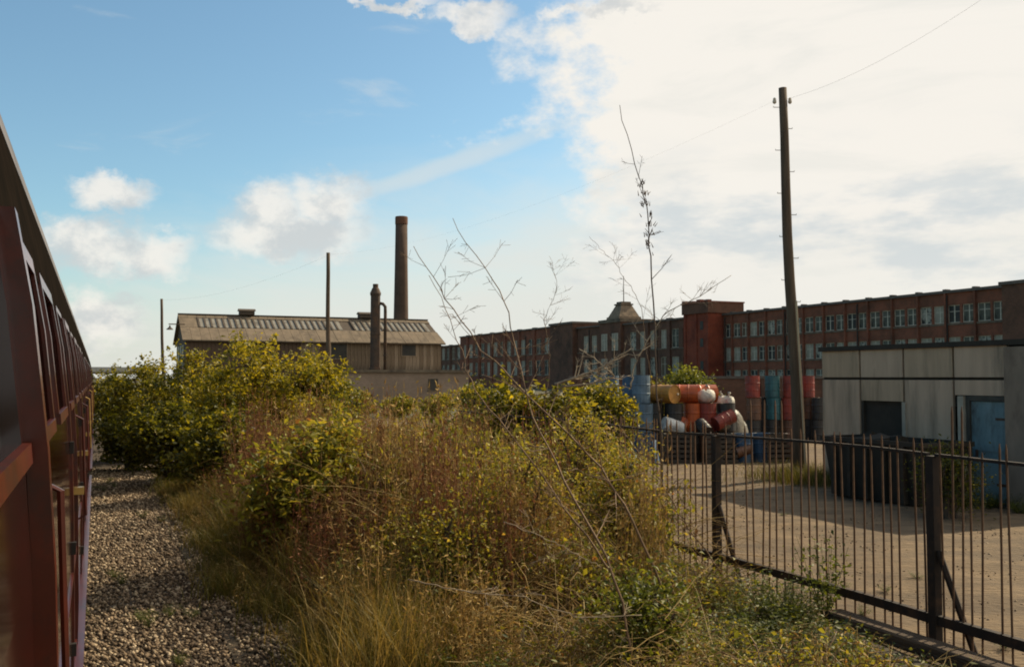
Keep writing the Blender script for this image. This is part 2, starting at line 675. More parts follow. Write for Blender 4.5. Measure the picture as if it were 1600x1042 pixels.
# loose ballast stones, real lumps
def gravel():
    n = 60000
    # density falls off with distance
    f = 3.5 + (rng.random(n) ** 1.35) * 26
    l = rng.uniform(-0.9, 2.2, n)
    keep = (l < np.where(f < 10.5, 2.0, 1.5)) | (rng.random(n) < 0.35)
    f, l = f[keep], l[keep]
    n = len(f)
    s = rng.uniform(0.009, 0.026, n) * (1 + 0.02 * f)
    oct_ = np.array([[1, 0, 0], [-1, 0, 0], [0, 1, 0], [0, -1, 0], [0, 0, .75], [0, 0, -.75]], float)
    V = oct_[None] * rng.uniform(0.65, 1.25, (n, 6, 1)) + rng.normal(0, .16, (n, 6, 3))
    a = rng.uniform(0, 6.28, n)
    c, s_ = np.cos(a), np.sin(a)
    x = V[..., 0] * c[:, None] - V[..., 1] * s_[:, None]
    y = V[..., 0] * s_[:, None] + V[..., 1] * c[:, None]
    tilt = rng.normal(0, .5, n)
    z = V[..., 2] + x * tilt[:, None] * .5
    V = np.stack([x, y, z], -1) * s[:, None, None]
    P = np.stack([N2[0] * l + T2[0] * f, N2[1] * l + T2[1] * f, 0.02 + np.where(l > 1.3, .028, 0) + 0.10 * np.clip(l - 1.4, 0, 1) + s * rng.uniform(0.1, .7, n)], 1)
    V = (V + P[:, None]).reshape(-1, 3)
    fs = np.array([[0, 2, 4], [2, 1, 4], [1, 3, 4], [3, 0, 4], [2, 0, 5], [1, 2, 5], [3, 1, 5], [0, 3, 5]])
    F = (np.arange(n)[:, None, None] * 6 + fs[None]).reshape(-1, 3)
    tint = np.repeat(rng.random(n), 8)
    o = link('ballast_gravel', np_mesh('ballast_gravel', V, F, tint), M_stone)
    o['kind'] = 'stuff'
    tag(o, 'loose pale brown ballast stones along the foot of the train', 'gravel')


gravel()


def yard_stones():
    n = 9000
    f = rng.uniform(2, 26, n)
    l = rng.uniform(6.6, 20, n)
    s = rng.uniform(0.006, 0.018, n) * (1 + .03 * f)
    oct_ = np.array([[1, 0, 0], [-1, 0, 0], [0, 1, 0], [0, -1, 0], [0, 0, .6], [0, 0, -.6]], float)
    V = (oct_[None] * rng.uniform(.6, 1.3, (n, 6, 1)) + rng.normal(0, .15, (n, 6, 3))) * s[:, None, None]
    P = np.stack([N2[0] * l + T2[0] * f, N2[1] * l + T2[1] * f, np.full(n, .04)], 1)
    V = (V + P[:, None]).reshape(-1, 3)
    fs = np.array([[0, 2, 4], [2, 1, 4], [1, 3, 4], [3, 0, 4], [2, 0, 5], [1, 2, 5], [3, 1, 5], [0, 3, 5]])
    F = (np.arange(n)[:, None, None] * 6 + fs[None]).reshape(-1, 3)
    o = link('yard_rubble', np_mesh('yard_rubble', V, F, np.repeat(.25 + rng.random(n) * .6, 8)), M_stone)
    o['kind'] = 'stuff'
    tag(o, 'scattered small stones on the dirt yard', 'rubble')


yard_stones()

for i, lr in enumerate((-0.75, -2.19)):
    r = empty('running_rail', LF(lr, 0, 0), TH, ['steel running rail under the near side of the train', 'steel running rail under the far side of the train'][i], 'rail', 'rails under the train')
    MB().box(-.035, .035, -8, 62, .11, .15).build('rail_head', M_rail, r)
    MB().box(-.012, .012, -8, 62, .03, .11).build('rail_web', M_rail, r)
    MB().box(-.07, .07, -8, 62, .005, .03).build('rail_foot', M_rail, r)

# ------------------------------------------------------------------ train
PROF = [(0.95, -0.085), (1.3, -0.085), (1.9, -0.10), (2.2, -0.112), (2.45, -0.13), (2.75, -0.165), (3.1, -0.23), (3.32, -0.28), (3.45, -0.315), (3.65, -0.37)]


def plat(z):
    return float(np.interp(z, [p[0] for p in PROF], [p[1] for p in PROF]))


def side_strip(mb, f0, f1, z0, z1, off=0.0, thick=0.0):
    """strip of the curved coach side between two heights; with thickness a raised strip"""
    zs = [z0] + [p[0] for p in PROF if z0 + .02 < p[0] < z1 - .02] + [z1]
    if thick == 0:
        for a, b in zip(zs, zs[1:]):
            mb.quad((plat(a) + off, f0, a), (plat(a) + off, f1, a), (plat(b) + off, f1, b), (plat(b) + off, f0, b))
    else:
        for a, b in zip(zs, zs[1:]):
            la, lb = plat(a) + off, plat(b) + off
            mb.hexa([(la, f0, a), (la + thick, f0, a), (la + thick, f1, a), (la, f1, a),
                     (lb, f0, b), (lb + thick, f0, b), (lb + thick, f1, b), (lb, f1, b)])


def coach(f0, length, label, bays, near=False):
    """bays: list of (kind, start, end) in metres from f0"""
    root = empty('railway_coach', LF(-1.47, f0, 0), TH, label, 'coach', 'maroon coaches of the train')

    def put(mb, name, m, parent=root, smooth=False):
        mb.v = [(x + 1.47, y, z) for (x, y, z) in mb.v]
        return mb.build(name, m, parent, smooth)
    ZS, ZT = 2.47, 2.93
    body = MB()
    edges = [0.0]
    wins = []
    for kind, a, b in bays:
        wins.append((kind, a, b))
    # lower side and upper band
    side_strip(body, 0, length, 0.95, ZS)
    side_strip(body, 0, length, ZT, 2.98)
    cur = 0.0
    for kind, a, b in wins:
        if a > cur:
            side_strip(body, cur, a, ZS, ZT)
        # reveal of the opening
        D = 0.035
        for (zz, s) in ((ZS, 1), (ZT, -1)):
            body.quad((plat(zz), a, zz), (plat(zz), b, zz), (plat(zz) - D, b, zz), (plat(zz) - D, a, zz))
        for ff in (a, b):
            for z0, z1 in ((ZS, 2.75), (2.75, ZT)):
                body.quad((plat(z0), ff, z0), (plat(z1), ff, z1), (plat(z1) - D, ff, z1), (plat(z0) - D, ff, z0))
        cur = b
    if cur < length:
        side_strip(body, cur, length, ZS, ZT)
    # ends and far side
    outline = [(plat(z), z) for z in (0.95, 1.9, 2.45, 2.75, 2.98)] + [(-2.73, 2.98), (-2.82, 2.45), (-2.86, 0.95)]
    for ff in (0.0, length):
        n = len(body.v)
        body.v += [(p[0], ff, p[1]) for p in outline]
        body.f.append(tuple(range(n, n + len(outline))))
    body.quad((-2.82, 0, .95), (-2.82, length, .95), (-2.73, length, 2.98), (-2.73, 0, 2.98))
    body.quad((plat(.95), 0, .95), (plat(.95), length, .95), (-2.82, length, .95), (-2.82, 0, .95))
    put(body, 'body', M_maroon)
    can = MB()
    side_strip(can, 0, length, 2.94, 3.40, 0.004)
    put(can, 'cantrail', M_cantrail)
    roof = MB()
    rp = [(plat(3.40), 3.40), (plat(3.65), 3.65), (-0.50, 3.80), (-0.75, 3.93), (-1.1, 4.02), (-1.47, 4.05), (-1.84, 4.02), (-2.19, 3.93), (-2.44, 3.80), (-2.58, 3.65), (-2.66, 3.40)]
    for a, b in zip(rp, rp[1:]):
        roof.quad((a[0], 0, a[1]), (a[0], length, a[1]), (b[0], length, b[1]), (b[0], 0, b[1]))
    n = len(roof.v)
    roof.v += [(p[0], length, p[1]) for p in rp] + [(p[0], 0, p[1]) for p in rp]
    roof.f += [tuple(range(n, n + len(rp))), tuple(range(n + len(rp), n + 2 * len(rp)))]
    ro = put(roof, 'roof', M_roofgrey)
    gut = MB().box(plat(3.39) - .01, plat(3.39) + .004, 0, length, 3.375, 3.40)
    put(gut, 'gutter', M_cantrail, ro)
    for k in range(int(length // 3)):
        v = MB().lathe([(.16, 0), (.16, .05), (.09, .09), (.02, .10)], 10, (-1.0, 1.5 + 3 * k, 4.0))
        put(v, 'roof_ventilator', M_roofgrey, ro)
    for k_, (kind, a, b) in enumerate(wins):
        D = 0.034
        gl = MB()
        for z0, z1 in ((ZS, 2.75), (2.75, ZT)):
            gl.quad((plat(z0) - D, a, z0), (plat(z0) - D, b, z0), (plat(z1) - D, b, z1), (plat(z1) - D, a, z1))
        w = put(gl, 'window', M_glass)
        sill = MB()
        side_strip(sill, a - .03, b + .03, ZS - .04, ZS, 0.0, 0.016)
        put(sill, 'window_sill', M_maroon_d, w)
        if kind == 'door':
            d = MB()
            for ff, pr_ in ((a - .16, .010), (b + .08, .042 if near and abs(a - 4.1) < .1 else .016)):
                side_strip(d, ff, ff + .08, 1.0, 2.95, 0.0, pr_)
            side_strip(d, a - .08, b + .08, 1.0, 1.09, 0.0, 0.012)
            side_strip(d, a - .08, b + .08, 2.94, 2.97, 0.0, 0.010)
            dd = put(d, 'door_frame', M_maroon_d)
            h = MB().tube([(plat(1.75) + .0, b + .24, 1.75), (plat(1.75) + .055, b + .24, 1.78), (plat(2.35) + .055, b + .24, 2.35), (plat(2.38), b + .24, 2.38)], .009)
            put(h, 'grab_handle', M_maroon_d if k_ % 3 else M_brass, dd)
            for zz in (1.25, 1.75, 2.25) if not (near and a < 6) else ():
                put(MB().box(plat(zz), plat(zz) + .02, a - .20, a - .165, zz - .03, zz + .03), 'hinge', M_black, dd)
            put(MB().box(plat(1.95), plat(1.95) + .05, b - .02, b + .06, 1.93, 1.97), 'door_handle', M_brass, dd)
        else:
            fr = MB()
            for ff in (a - .05, b):
                side_strip(fr, ff, ff + .05, ZS, ZT, 0.0, 0.012)
            side_strip(fr, a - .05, b + .05, ZT, ZT + .05, 0.0, 0.012)
            put(fr, 'window_frame', M_maroon_d, w)
    wb = MB()
    side_strip(wb, 0, length, 1.60, 1.625, 0.0, 0.008)
    put(wb, 'waist_bead', M_maroon_d)
    put(MB().box(-0.30, -0.035, 0.3, length - .3, 1.02, 1.06), 'footboard', M_maroon_d)
    put(MB().box(-2.7, -0.18, 0.2, length - .2, .72, .93), 'underframe', M_black)
    for c in (2.4, length - 2.4):
        b = put(MB().box(-2.45, -0.50, c - 1.7, c + 1.7, .42, .70), 'bogie', M_black)
        for dy in (-1.3, 1.3):
            for lx in (-0.82, -2.26):
                wh = MB()
                seg = 20
                pts = [(c + dy + .46 * math.cos(2 * math.pi * i / seg), .47 + .31 * 1.0 * math.sin(2 * math.pi * i / seg)) for i in range(seg)]
                pts = [(c + dy + .32 * math.cos(2 * math.pi * i / seg), .47 + .32 * math.sin(2 * math.pi * i / seg)) for i in range(seg)]
                wh.prism(pts, 0, lx, lx + .13)
                put(wh, 'wheel', M_rail, b)
    return root


def bays(n, pitch, first):
    out = []
    for k in range(n):
        s = first + k * pitch
        out.append(('door', s, s + .58))
        out.append(('window', s + 1.0, s + 1.75))
    return out


# the nearest coach: the camera leans out beside it
coach(-4.0, 21.0, 'nearest maroon coach filling the left edge of the picture',
      [('door', .6, 1.2), ('window', 2.0, 2.9), ('door', 4.1, 6.12), ('window', 6.7, 7.4), ('window', 7.9, 8.8),
       ('door', 9.5, 10.1), ('window', 10.9, 11.8), ('door', 12.5, 13.1), ('window', 13.9, 14.8), ('door', 15.5, 16.1), ('window', 16.9, 17.8), ('door', 18.8, 19.4)], near=True)
coach(17.6, 19.5, 'second maroon coach ahead of the nearest coach', bays(6, 3.1, .8))
coach(37.7, 17.0, 'foremost and farthest maroon coach of the train', bays(5, 3.1, .8))

# ------------------------------------------------------------------ cotton mill
B_mill = brick_mat('mill_brick', (0.30, 0.085, 0.042), (0.21, 0.066, 0.036), (0.19, 0.10, 0.065), soot=(.09, .045, .028))
B_tower = brick_mat('tower_brick', (0.33, 0.060, 0.025), (0.23, 0.045, 0.022), (0.15, 0.07, 0.045), soot=(0.12, 0.03, 0.018))
B_dark = brick_mat('sooty_brick', (0.19, 0.080, 0.047), (0.14, 0.062, 0.038), (0.13, 0.08, 0.055), soot=(.06, .037, .025))
M_stonec = mat('sooty_stone', (0.20, 0.15, 0.10), (0.11, 0.085, 0.06), 1.2, 0.9, stain=(0.06, 0.045, 0.035))
M_slate = mat('slate', (0.14, 0.105, 0.08), (0.09, 0.07, 0.055), 2, 0.7)
M_pane_a = mat('pane_grey_green', (0.13, 0.12, 0.09), (0.05, 0.048, 0.036), 0.9, 0.75, spec=0.2, contrast=(.4, .6))
M_pane_b = mat('pane_pale', (0.36, 0.305, 0.225), (0.24, 0.20, 0.15), 0.9, 0.7)
M_pane_c = mat('pane_dark', (0.03, 0.03, 0.027), (0.06, 0.052, 0.04), 0.9, 0.6, spec=0.25)
M_pane_d = mat('pane_boarded', (0.17, 0.11, 0.065), (0.10, 0.068, 0.042), 1.5, .9, stretch=(1, 4, 1))
M_pane_e = mat('pane_patched', (0.30, 0.27, 0.21), (0.03, 0.028, 0.024), 1.4, .4, contrast=(.46, .54))
M_frame = mat('weathered_white_frame', (0.62, 0.53, 0.40), (0.38, 0.31, 0.23), 2, 0.8)

M_bar_m = mat('iron_downpipe', (.05, .038, .03), (.03, .025, .02), 3, .7)
MO = Vector((59.8, 115, 0))
mill = empty('cotton_mill', MO, TH, 'long red brick mill with rows of tall windows behind the yard', 'mill')
WIN = {}


def window_meshes(w, h):
    key = (round(w, 2), round(h, 2))
    if key not in WIN:
        f = MB()
        t = 0.10
        f.box(-.05, .05, -w / 2, -w / 2 + t, 0, h).box(-.05, .05, w / 2 - t, w / 2, 0, h)
        f.box(-.05, .05, -w / 2 + t, w / 2 - t, 0, t).box(-.05, .05, -w / 2 + t, w / 2 - t, h - t, h)
        f.box(-.04, .04, -.08, .08, t, h - t)
        f.box(-.035, .035, -w / 2 + t, -.08, h * .62, h * .62 + .07).box(-.035, .035, .08, w / 2 - t, h * .62, h * .62 + .07)
        fm = f.mesh('window')
        fm.materials.append(M_frame)
        panes = []
        for pm in (M_pane_a, M_pane_b, M_pane_c, M_pane_d, M_pane_e):
            p = MB().box(-.01, .01, -w / 2 + t * .8, w / 2 - t * .8, t * .8, h - t * .8).mesh('pane')
            p.materials.append(pm)
            panes.append(p)
        WIN[key] = (fm, panes)
    return WIN[key]


def mill_section(y0, y1, ztop, rows, centers, w, x=0.0, brick=None, pale=(0.2, 0.5, .3), parent=None):
    """front wall with real openings, windows set back in them"""
    parent = parent or mill
    brick = brick or B_mill
    wl = MB()
    th = 0.45
    ed = []
    for c in centers:
        ed += [c - w / 2, c + w / 2]
    ys = [y0] + ed + [y1]
    for a, b in zip(ys[0::2], ys[1::2]):
        if b - a > .01:
            wl.box(x, x + th, a, b, 0, ztop)
    zs = [0.0]
    for (a, b) in rows:
        zs += [a, b]
    zs.append(ztop)
    for c in centers:
        for a, b in zip(zs[0::2], zs[1::2]):
            wl.box(x + .003, x + th - .003, c - w / 2, c + w / 2, a, b)
    wl.build('wall', brick, parent)
    # string courses, sills and coping stand proud
    cp = MB().box(x - .36, x + .8, y0, y1, ztop, ztop + .35)
    cp.build('coping', M_slate, parent)
    for c0_, c1_ in list(zip(centers, centers[1:]))[1::2]:
        m_ = (c0_ + c1_) / 2
        hw_ = (c1_ - c0_ - w) / 2 * .8
        po_ = MB().box(x - .32, x - .001, m_ - hw_, m_ + hw_, 0, ztop - .01).build('pilaster', brick, parent)
        MB().box(x - .34, x + .5, m_ - hw_ - .12, m_ + hw_ + .12, ztop + .351, ztop + .52).build('pilaster_cap', M_slate, po_)
    st = MB()
    for (a, b) in rows:
        st.box(x - .12, x - .002, y0 + .01, y1 - .01, a - .28, a - .06)
    st.build('sill_course', M_stonec, parent)
    for ri, (a, b) in enumerate(rows):
        fm, panes = window_meshes(w, b - a)
        for c in centers:
            o = link('window', fm, None, parent)
            o.location = (x + .22, c, a)
            pm = panes[rng.choice(3, p=pale[ri])] if rng.random() < .72 else panes[3 + int(rng.random() < .65)]
            p = link('pane', pm, None, o)


def centres(y0, y1, pitch, w):
    n = int((y1 - y0 - .6) // pitch)
    s = (y1 - y0 - (n - 1) * pitch) / 2
    return [y0 + s + i * pitch for i in range(n)]


R3 = [(1.4, 3.9), (5.5, 7.8), (9.6, 11.9)]
pp = [(.3, .1, .6), (.2, .65, .15), (.66, .09, .25)]
mill_section(0, 57.4, 13.45, R3, centres(0, 57.4, 2.27, 1.93), 1.93, pale=pp)
R2 = [(2.9, 6.6), (8.3, 11.9)]
p2 = [(.3, .35, .35), (.25, .6, .15)]
mill_section(65.2, 92.0, 13.5, R2, centres(65.2, 92, 3.9, 2.5), 2.5, pale=p2, brick=B_dark)
mill_section(101.0, 113.0, 13.7, R2, centres(101, 113, 3.9, 2.5), 2.5, pale=p2, brick=B_dark)
R2b = [(3.3, 6.9), (8.5, 12.3)]
mill_section(125.0, 190.0, 14.6, R2b, centres(125, 190, 4.7, 2.9), 2.9, pale=p2)
mill_section(190.3, 232.0, 12.4, R2, centres(190.3, 232, 4.7, 2.9), 2.9, x=1.2, pale=p2, brick=B_dark)
# bodies and roof slabs behind the fronts
for (a, b, zt, x0) in ((0, 57.4, 13.2, .6), (65.2, 113, 13.3, .6), (125, 190, 14.3, .6), (190.3, 232, 12.1, 1.8)):
    MB().box(x0, 20, a + .02, b - .02, zt - .5, zt).build('roof', M_slate, mill)
    MB().box(19.5, 20, a + .02, b - .02, 0, zt - .5).build('back_wall', B_mill, mill)
    MB().box(x0, 19.5, a + .02, a + .4, 0, zt - .5).box(x0, 19.5, b - .4, b - .02, 0, zt - .5).build('end_wall', B_mill, mill)

for yy in (9.2, 25.1, 40.9, 56.8, 79.0, 107.1, 141.6, 165.1):
    MB().tube([(-.16, yy, 0), (-.16, yy, 12.9), (-.05, yy, 13.2)], .09, 6).build('downpipe', M_bar_m, mill)

# red stair tower
tw = MB().box(-3.0, 4, 57.5, 65.1, 0, 13.9)
tower = tw.build('stair_tower', B_tower, mill)
MB().box(-3.35, 4.2, 57.2, 65.4, 13.9, 15.7).build('tower_parapet', B_dark, tower)
cr = MB()
cr.box(-3.5, 4.3, 57.05, 65.55, 15.7, 15.95)
for k in range(4):
    cr.box(-3.45, -2.6, 57.2 + k * 2.3, 58.3 + k * 2.3, 15.95, 16.35 if k % 2 else 16.2)
cr.build('tower_coping', mat('tower_coping_brick', (0.25, 0.08, 0.045), (0.15, .06, .04), 2, .9), tower)
pil = MB()
for yy in (57.5, 61.0, 64.45):
    pil.box(-3.18, -2.99, yy, yy + .65, 0, 13.9)
pil.build('tower_pilasters', B_tower, tower)
for k, zz in enumerate((4.0, 8.0, 11.0)):
    MB().box(-3.06, -2.98, 59.2, 60.1, zz, zz + 1.5).build('tower_window', M_pane_c, tower)
# dark tower further along
dt = MB().box(-1.2, 6, 113.1, 124.9, 0, 14.9).build('dark_tower', B_dark, mill)
MB().box(-1.5, 6.3, 112.8, 125.2, 14.9, 15.4).build('tower_coping', M_slate, dt)
# cupola block
cb = MB().box(-.8, 7, 92.0, 101.0, 0, 14.2).build('cupola_block', B_dark, mill)
MB().box(-1.05, 7.3, 91.75, 101.25, 14.2, 14.9).build('block_cornice', M_stonec, cb)
for yc in (94.2, 98.8):
    for (a, b) in R2:
        fm, panes = window_meshes(2.5, b - a)
        o = link('window', fm, None, cb)
        o.location = (-.86, yc, a)
        link('pane', panes[1 if rng.random() < .5 else 0], None, o)


def frustum(mb, cx, cy, a0, a1, z0, z1):
    mb.hexa([(cx - a0, cy - a0, z0), (cx + a0, cy - a0, z0), (cx + a0, cy + a0, z0), (cx - a0, cy + a0, z0),
             (cx - a1, cy - a1, z1), (cx + a1, cy - a1, z1), (cx + a1, cy + a1, z1), (cx - a1, cy + a1, z1)])


cu = MB()
frustum(cu, 2.6, 96.5, 2.75, 2.65, 14.9, 15.5)
frustum(cu, 2.6, 96.5, 2.45, 1.25, 15.5, 18.0)
cuo = cu.build('cupola', mat('cupola_stone', (0.27, 0.19, 0.12), (0.17, 0.125, 0.085), 1.5, .9, stain=(.09, .07, .05)), cb)
cl = MB()
frustum(cl, 2.6, 96.5, 1.5, 1.5, 18.0, 18.3)
frustum(cl, 2.6, 96.5, 1.15, 1.1, 18.3, 18.75)
cl.build('cupola_cap', M_stonec, cuo)
MB().tube([(2.6, 96.5, 18.7), (2.6, 96.5, 24.3)], [.11, .06], 6).build('flagpole', M_slate, cuo)
# end tower at the right edge of the picture
et = MB().box(-1.6, 9, -9, -0.2, 0, 13.6).build('end_tower', B_dark, mill)
MB().box(-1.85, 9.2, -9.2, .05, 13.6, 14.0).build('tower_coping', M_slate, et)

# ------------------------------------------------------------------ tall chimney
p = at(626, 590, 150)
ch = empty('factory_chimney', (p.x, 150, 0), 0, 'tall plain brown brick chimney behind the long shed', 'chimney')
M_chim = brick_mat('chimney_brick', (0.115, 0.070, 0.048), (0.09, 0.055, 0.04), (0.09, 0.065, 0.05), soot=(.05, .035, .026))
MB().lathe([(1.42, 0), (1.18, 10), (1.02, 20), (.94, 26.6)], 20).build('shaft', M_chim, ch, True)
MB().lathe([(.97, 26.6), (1.0, 26.75), (1.0, 27.7), (.95, 27.85), (.6, 27.86)], 20).build('crown', B_dark, ch)

# ------------------------------------------------------------------ long shed
SO = Vector((-27.2, 80, 0))
shed = empty('workshop_shed', SO, TH, 'long brown timber shed with glazed strip along its pitched roof', 'shed')
SL, SW, ZE, ZR = 22.5, 10.0, 5.95, 8.2
M_board = mat('weathered_board', (0.23, 0.16, 0.10), (0.14, 0.10, 0.062), 2.2, .9, stretch=(3, 3, .35), stain=(.09, .06, .04), stain_scale=1.1)
M_board2 = mat('pale_board', (0.33, 0.245, 0.16), (0.21, 0.15, 0.10), 2.2, .9, stretch=(3, 3, .35), stain=(.12, .085, .055), stain_scale=1.1)
M_board3 = mat('dark_board', (0.12, 0.075, 0.05), (0.085, 0.055, 0.035), 2.2, .9, stretch=(3, 3, .35))
M_sroof = mat('shed_roof_sheet', (0.21, 0.155, 0.10), (0.14, 0.105, 0.068), 1.6, .85, stain=(.10, .075, .05), stain_scale=.9, stretch=(1, .4, 1))
M_glz = mat('roof_glazing', (0.30, 0.27, 0.21), (0.20, 0.175, 0.13), 2, .5, spec=.35, stain=(.12, .10, .07))
M_bar = mat('glazing_bar', (0.10, 0.075, 0.05), (.07, .05, .035), 3, .8)
# boards
bw = 0.34
k = 0
xx = 0.0
bm_cache = {}
while xx < SL - .01:
    w = min(bw, SL - xx)
    left = xx < 9.5
    dark = left or (11.2 < xx < 13.4) or (18.9 < xx < 20.0 and False)
    mm = M_board3 if dark else random.choice([M_board, M_board, M_board2])
    key = (round(w, 2), mm.name)
    if key not in bm_cache:
        me = MB().box(0, w - .03, 0, .04, 0, ZE - .1).mesh('board')
        me.materials.append(mm)
        bm_cache[key] = me
    o = link('board', bm_cache[key], None, shed)
    o.location = (xx, -0.04 + random.uniform(-.014, .014), 0)
    xx += bw
MB().box(0, SL, 0.02, .2, 0, ZE - .12).build('wall_frame', M_board3, shed)
# dark window openings on the front
for (a, b, z0, z1) in ((12.2, 13.6, 4.3, 5.6), (18.7, 20.0, 4.6, 5.6)):
    w = MB().box(a, b, -.075, -.06, z0, z1).build('window', M_pane_c, shed)
    MB().box(a - .08, a, -.10, -.06, z0 - .08, z1 + .08).box(b, b + .08, -.10, -.06, z0 - .08, z1 + .08).box(a, b, -.10, -.06, z1, z1 + .08).box(a, b, -.10, -.06, z0 - .08, z0).build('frame', M_board2, w)
# gables
gp = [(0.2, 0), (SW - .2, 0), (SW - .2, ZE - .1), (SW / 2, ZR - .2), (.2, ZE - .1)]
gl_ = MB().prism(gp, 0, 0.0, 0.15).build('gable_wall', M_board3, shed)
MB().prism(gp, 0, SL - .15, SL).build('gable_wall', M_board, shed)
for (y0, y1) in ((2.0, 3.6), (4.4, 5.8), (6.6, 8.0)):
    MB().box(-.03, 0.0, y0, y1, 3.6, 5.4).build('gable_window', M_glz, gl_)
MB().box(0.15, SL - .15, SW - .2, SW, 0, ZE - .1).build('back_wall', M_board3, shed)
# roof: plain strip at the eaves, glazed strip above it, sheeting to the ridge
def slope(t, side=0):
    """t from 0 at the eaves (overhanging) to 1 at the ridge"""
    y0, y1 = -.45, SW / 2
    z0 = ZE - .45 * (ZR - ZE) / (SW / 2)
    y = y0 + (y1 - y0) * t
    z = z0 + (ZR - z0) * t
    return (y if not side else SW - y, z)


def roof_strip(name, x0, x1, t0, t1, th, m, parent, side=0, lift=0.0):
    a, b = slope(t0, side), slope(t1, side)
    mb = MB()
    mb.hexa([(x0, a[0], a[1] - th + lift), (x1, a[0], a[1] - th + lift), (x1, b[0], b[1] - th + lift), (x0, b[0], b[1] - th + lift),
             (x0, a[0], a[1] + lift), (x1, a[0], a[1] + lift), (x1, b[0], b[1] + lift), (x0, b[0], b[1] + lift)])
    return mb.build(name, m, parent)


roof = roof_strip('roof', -.3, SL + .3, 0, 1, .12, M_sroof, shed, 1)
# sheets on the camera side, each one a piece
n = 30
for i in range(n):
    x0 = -.3 + (SL + .6) * i / n
    x1 = -.3 + (SL + .6) * (i + 1) / n
    l = random.uniform(-.012, .012)
    roof_strip('roof_sheet', x0, x1 - .02, 0, .47, .06, M_sroof, roof, 0, l)
    roof_strip('ridge_sheet', x0, x1 - .02, .87, 1.0, .06, M_sroof, roof, 0, l)
roof_strip('roof_deck', -.28, SL + .28, .005, .99, .05, M_bar, roof, 0, -.08)
gx0, gx1, ng = 1.3, SL - .2, 40
for i in range(ng):
    x0 = gx0 + (gx1 - gx0) * i / ng
    x1 = gx0 + (gx1 - gx0) * (i + 1) / ng
    if i in (24, 25):
        continue          # the broken hole
    roof_strip('skylight_pane', x0 + .09, x1 - .09, .50, .85, .03, M_glz, roof, 0, random.uniform(-.035, -.01))
    roof_strip('glazing_bar', x0 - .075, x0 + .075, .48, .87, .08, M_bar, roof, 0, .06)
roof_strip('roof_sheet', -.3, gx0 - .1, .485, .86, .06, M_sroof, roof, 0, 0)
MB().box(-.3, SL + .3, SW / 2 - .18, SW / 2 + .18, ZR - .02, ZR + .07).build('ridge_cap', M_bar, roof)
for cx in (5.6, 16.6):
    v = MB().box(cx - .65, cx + .65, SW / 2 - .45, SW / 2 + .45, ZR + .07, ZR + .42)
    v.prism([(SW / 2 - .6, ZR + .42), (SW / 2 + .6, ZR + .42), (SW / 2, ZR + .62)], 0, cx - .75, cx + .75)
    v.build('ridge_ventilator', M_bar, roof)
# lamp bracket on the gable
lb = MB().tube([(0, 1.2, 7.1), (-1.3, 1.2, 7.1)], .05).build('lamp_bracket', M_bar, shed)
MB().lathe([(.05, .35), (.08, .2), (.30, 0), (.27, -.02)], 10, (-1.2, 1.2, 6.65)).build('lamp_shade', M_slate, lb)

# brick lean-to in front of the shed
lt = empty('brick_outbuilding', SO + Vector((N2[0] * 10.5 - T2[0] * 4.0, N2[1] * 10.5 - T2[1] * 4.0, 0)), TH,
           'low flat-roofed brick outbuilding in front of the long shed', 'outbuilding')
B_lean = brick_mat('lean_brick', (0.32, 0.225, 0.165), (0.26, 0.18, 0.13), (0.27, 0.21, 0.16), soot=(.18, .13, .095))
MB().box(0, 13.2, 0, .3, 0, 3.05).box(12.9, 13.2, .3, 3.6, 0, 3.05).box(0, .3, .3, 3.6, 0, 3.05).build('wall', B_lean, lt)
MB().box(-.25, 13.45, -.25, 3.7, 3.05, 3.28).build('flat_roof', M_stonec, lt)
for a in (9.4,):
    w = MB().box(a, a + .9, -.03, -.005, 1.5, 2.5).build('window', M_pane_c, lt)
    MB().box(a - .08, a + .98, -.07, -.006, 1.4, 1.49).build('sill', M_stonec, w)

# metal flue stack standing on the outbuilding roof
p = at(586, 575, 83)
fl = empty('flue_stack', (p.x, 83, 3.28), 0, 'fat dark metal flue stack with conical cap rising past the shed roof', 'flue')
M_rust = mat('sooty_rust', (0.085, 0.055, 0.038), (0.05, 0.035, 0.026), 2, .8, stain=(.12, .06, .03), stain_scale=1.2)
MB().lathe([(.50, 0), (.50, .15), (.43, .2), (.43, 3.0), (.46, 3.02), (.46, 3.12), (.43, 3.14), (.42, 6.4), (.47, 6.45), (.47, 6.6)], 16).build('shaft', M_rust, fl, False)
MB().lathe([(.50, 6.6), (.30, 7.05), (.24, 7.1), (.24, 7.42)], 16).build('cap', M_rust, fl)
pi = MB().tube([(.35, 0, 5.75), (.65, 0, 5.7), (.85, 0, 5.45), (.86, 0, 5.0), (.86, 0, -.02)], .14, 8)
pi.build('side_pipe', M_rust, fl, True)
for zz in (1.2, 3.4):
    MB().lathe([(.18, 0), (.18, .12)], 10, (.86, 0, zz)).build('pipe_collar', M_rust, fl)

# far low footbridge at the end of the line, left
p = at(166, 577, 190)
fb = empty('footbridge', (p.x, 190, 0), TH, 'pale far footbridge beyond the train just above the shrubs', 'footbridge')
MB().box(-9, 9, -1, 1, p.z - .9, p.z - .5).build('deck', M_slate, fb)
for yy in (-1, 1):
    MB().box(-9, 9, yy - .06, yy + .06, p.z - .5, p.z + .45).build('parapet', mat('pale_parapet', (.42, .40, .36), (.33, .31, .28), 2, .8), fb)
for xx in (-7.5, 7.5):
    MB().box(xx - .5, xx + .5, -.8, .8, 0, p.z - .9).build('pier', M_slate, fb)

# ------------------------------------------------------------------ concrete panel building
C0 = LF(0, 0) + Vector((10.0, 18.35, 0))
cbld = empty('concrete_building', C0, TH, 'single-storey grey concrete panel building with blue door on the right', 'building')


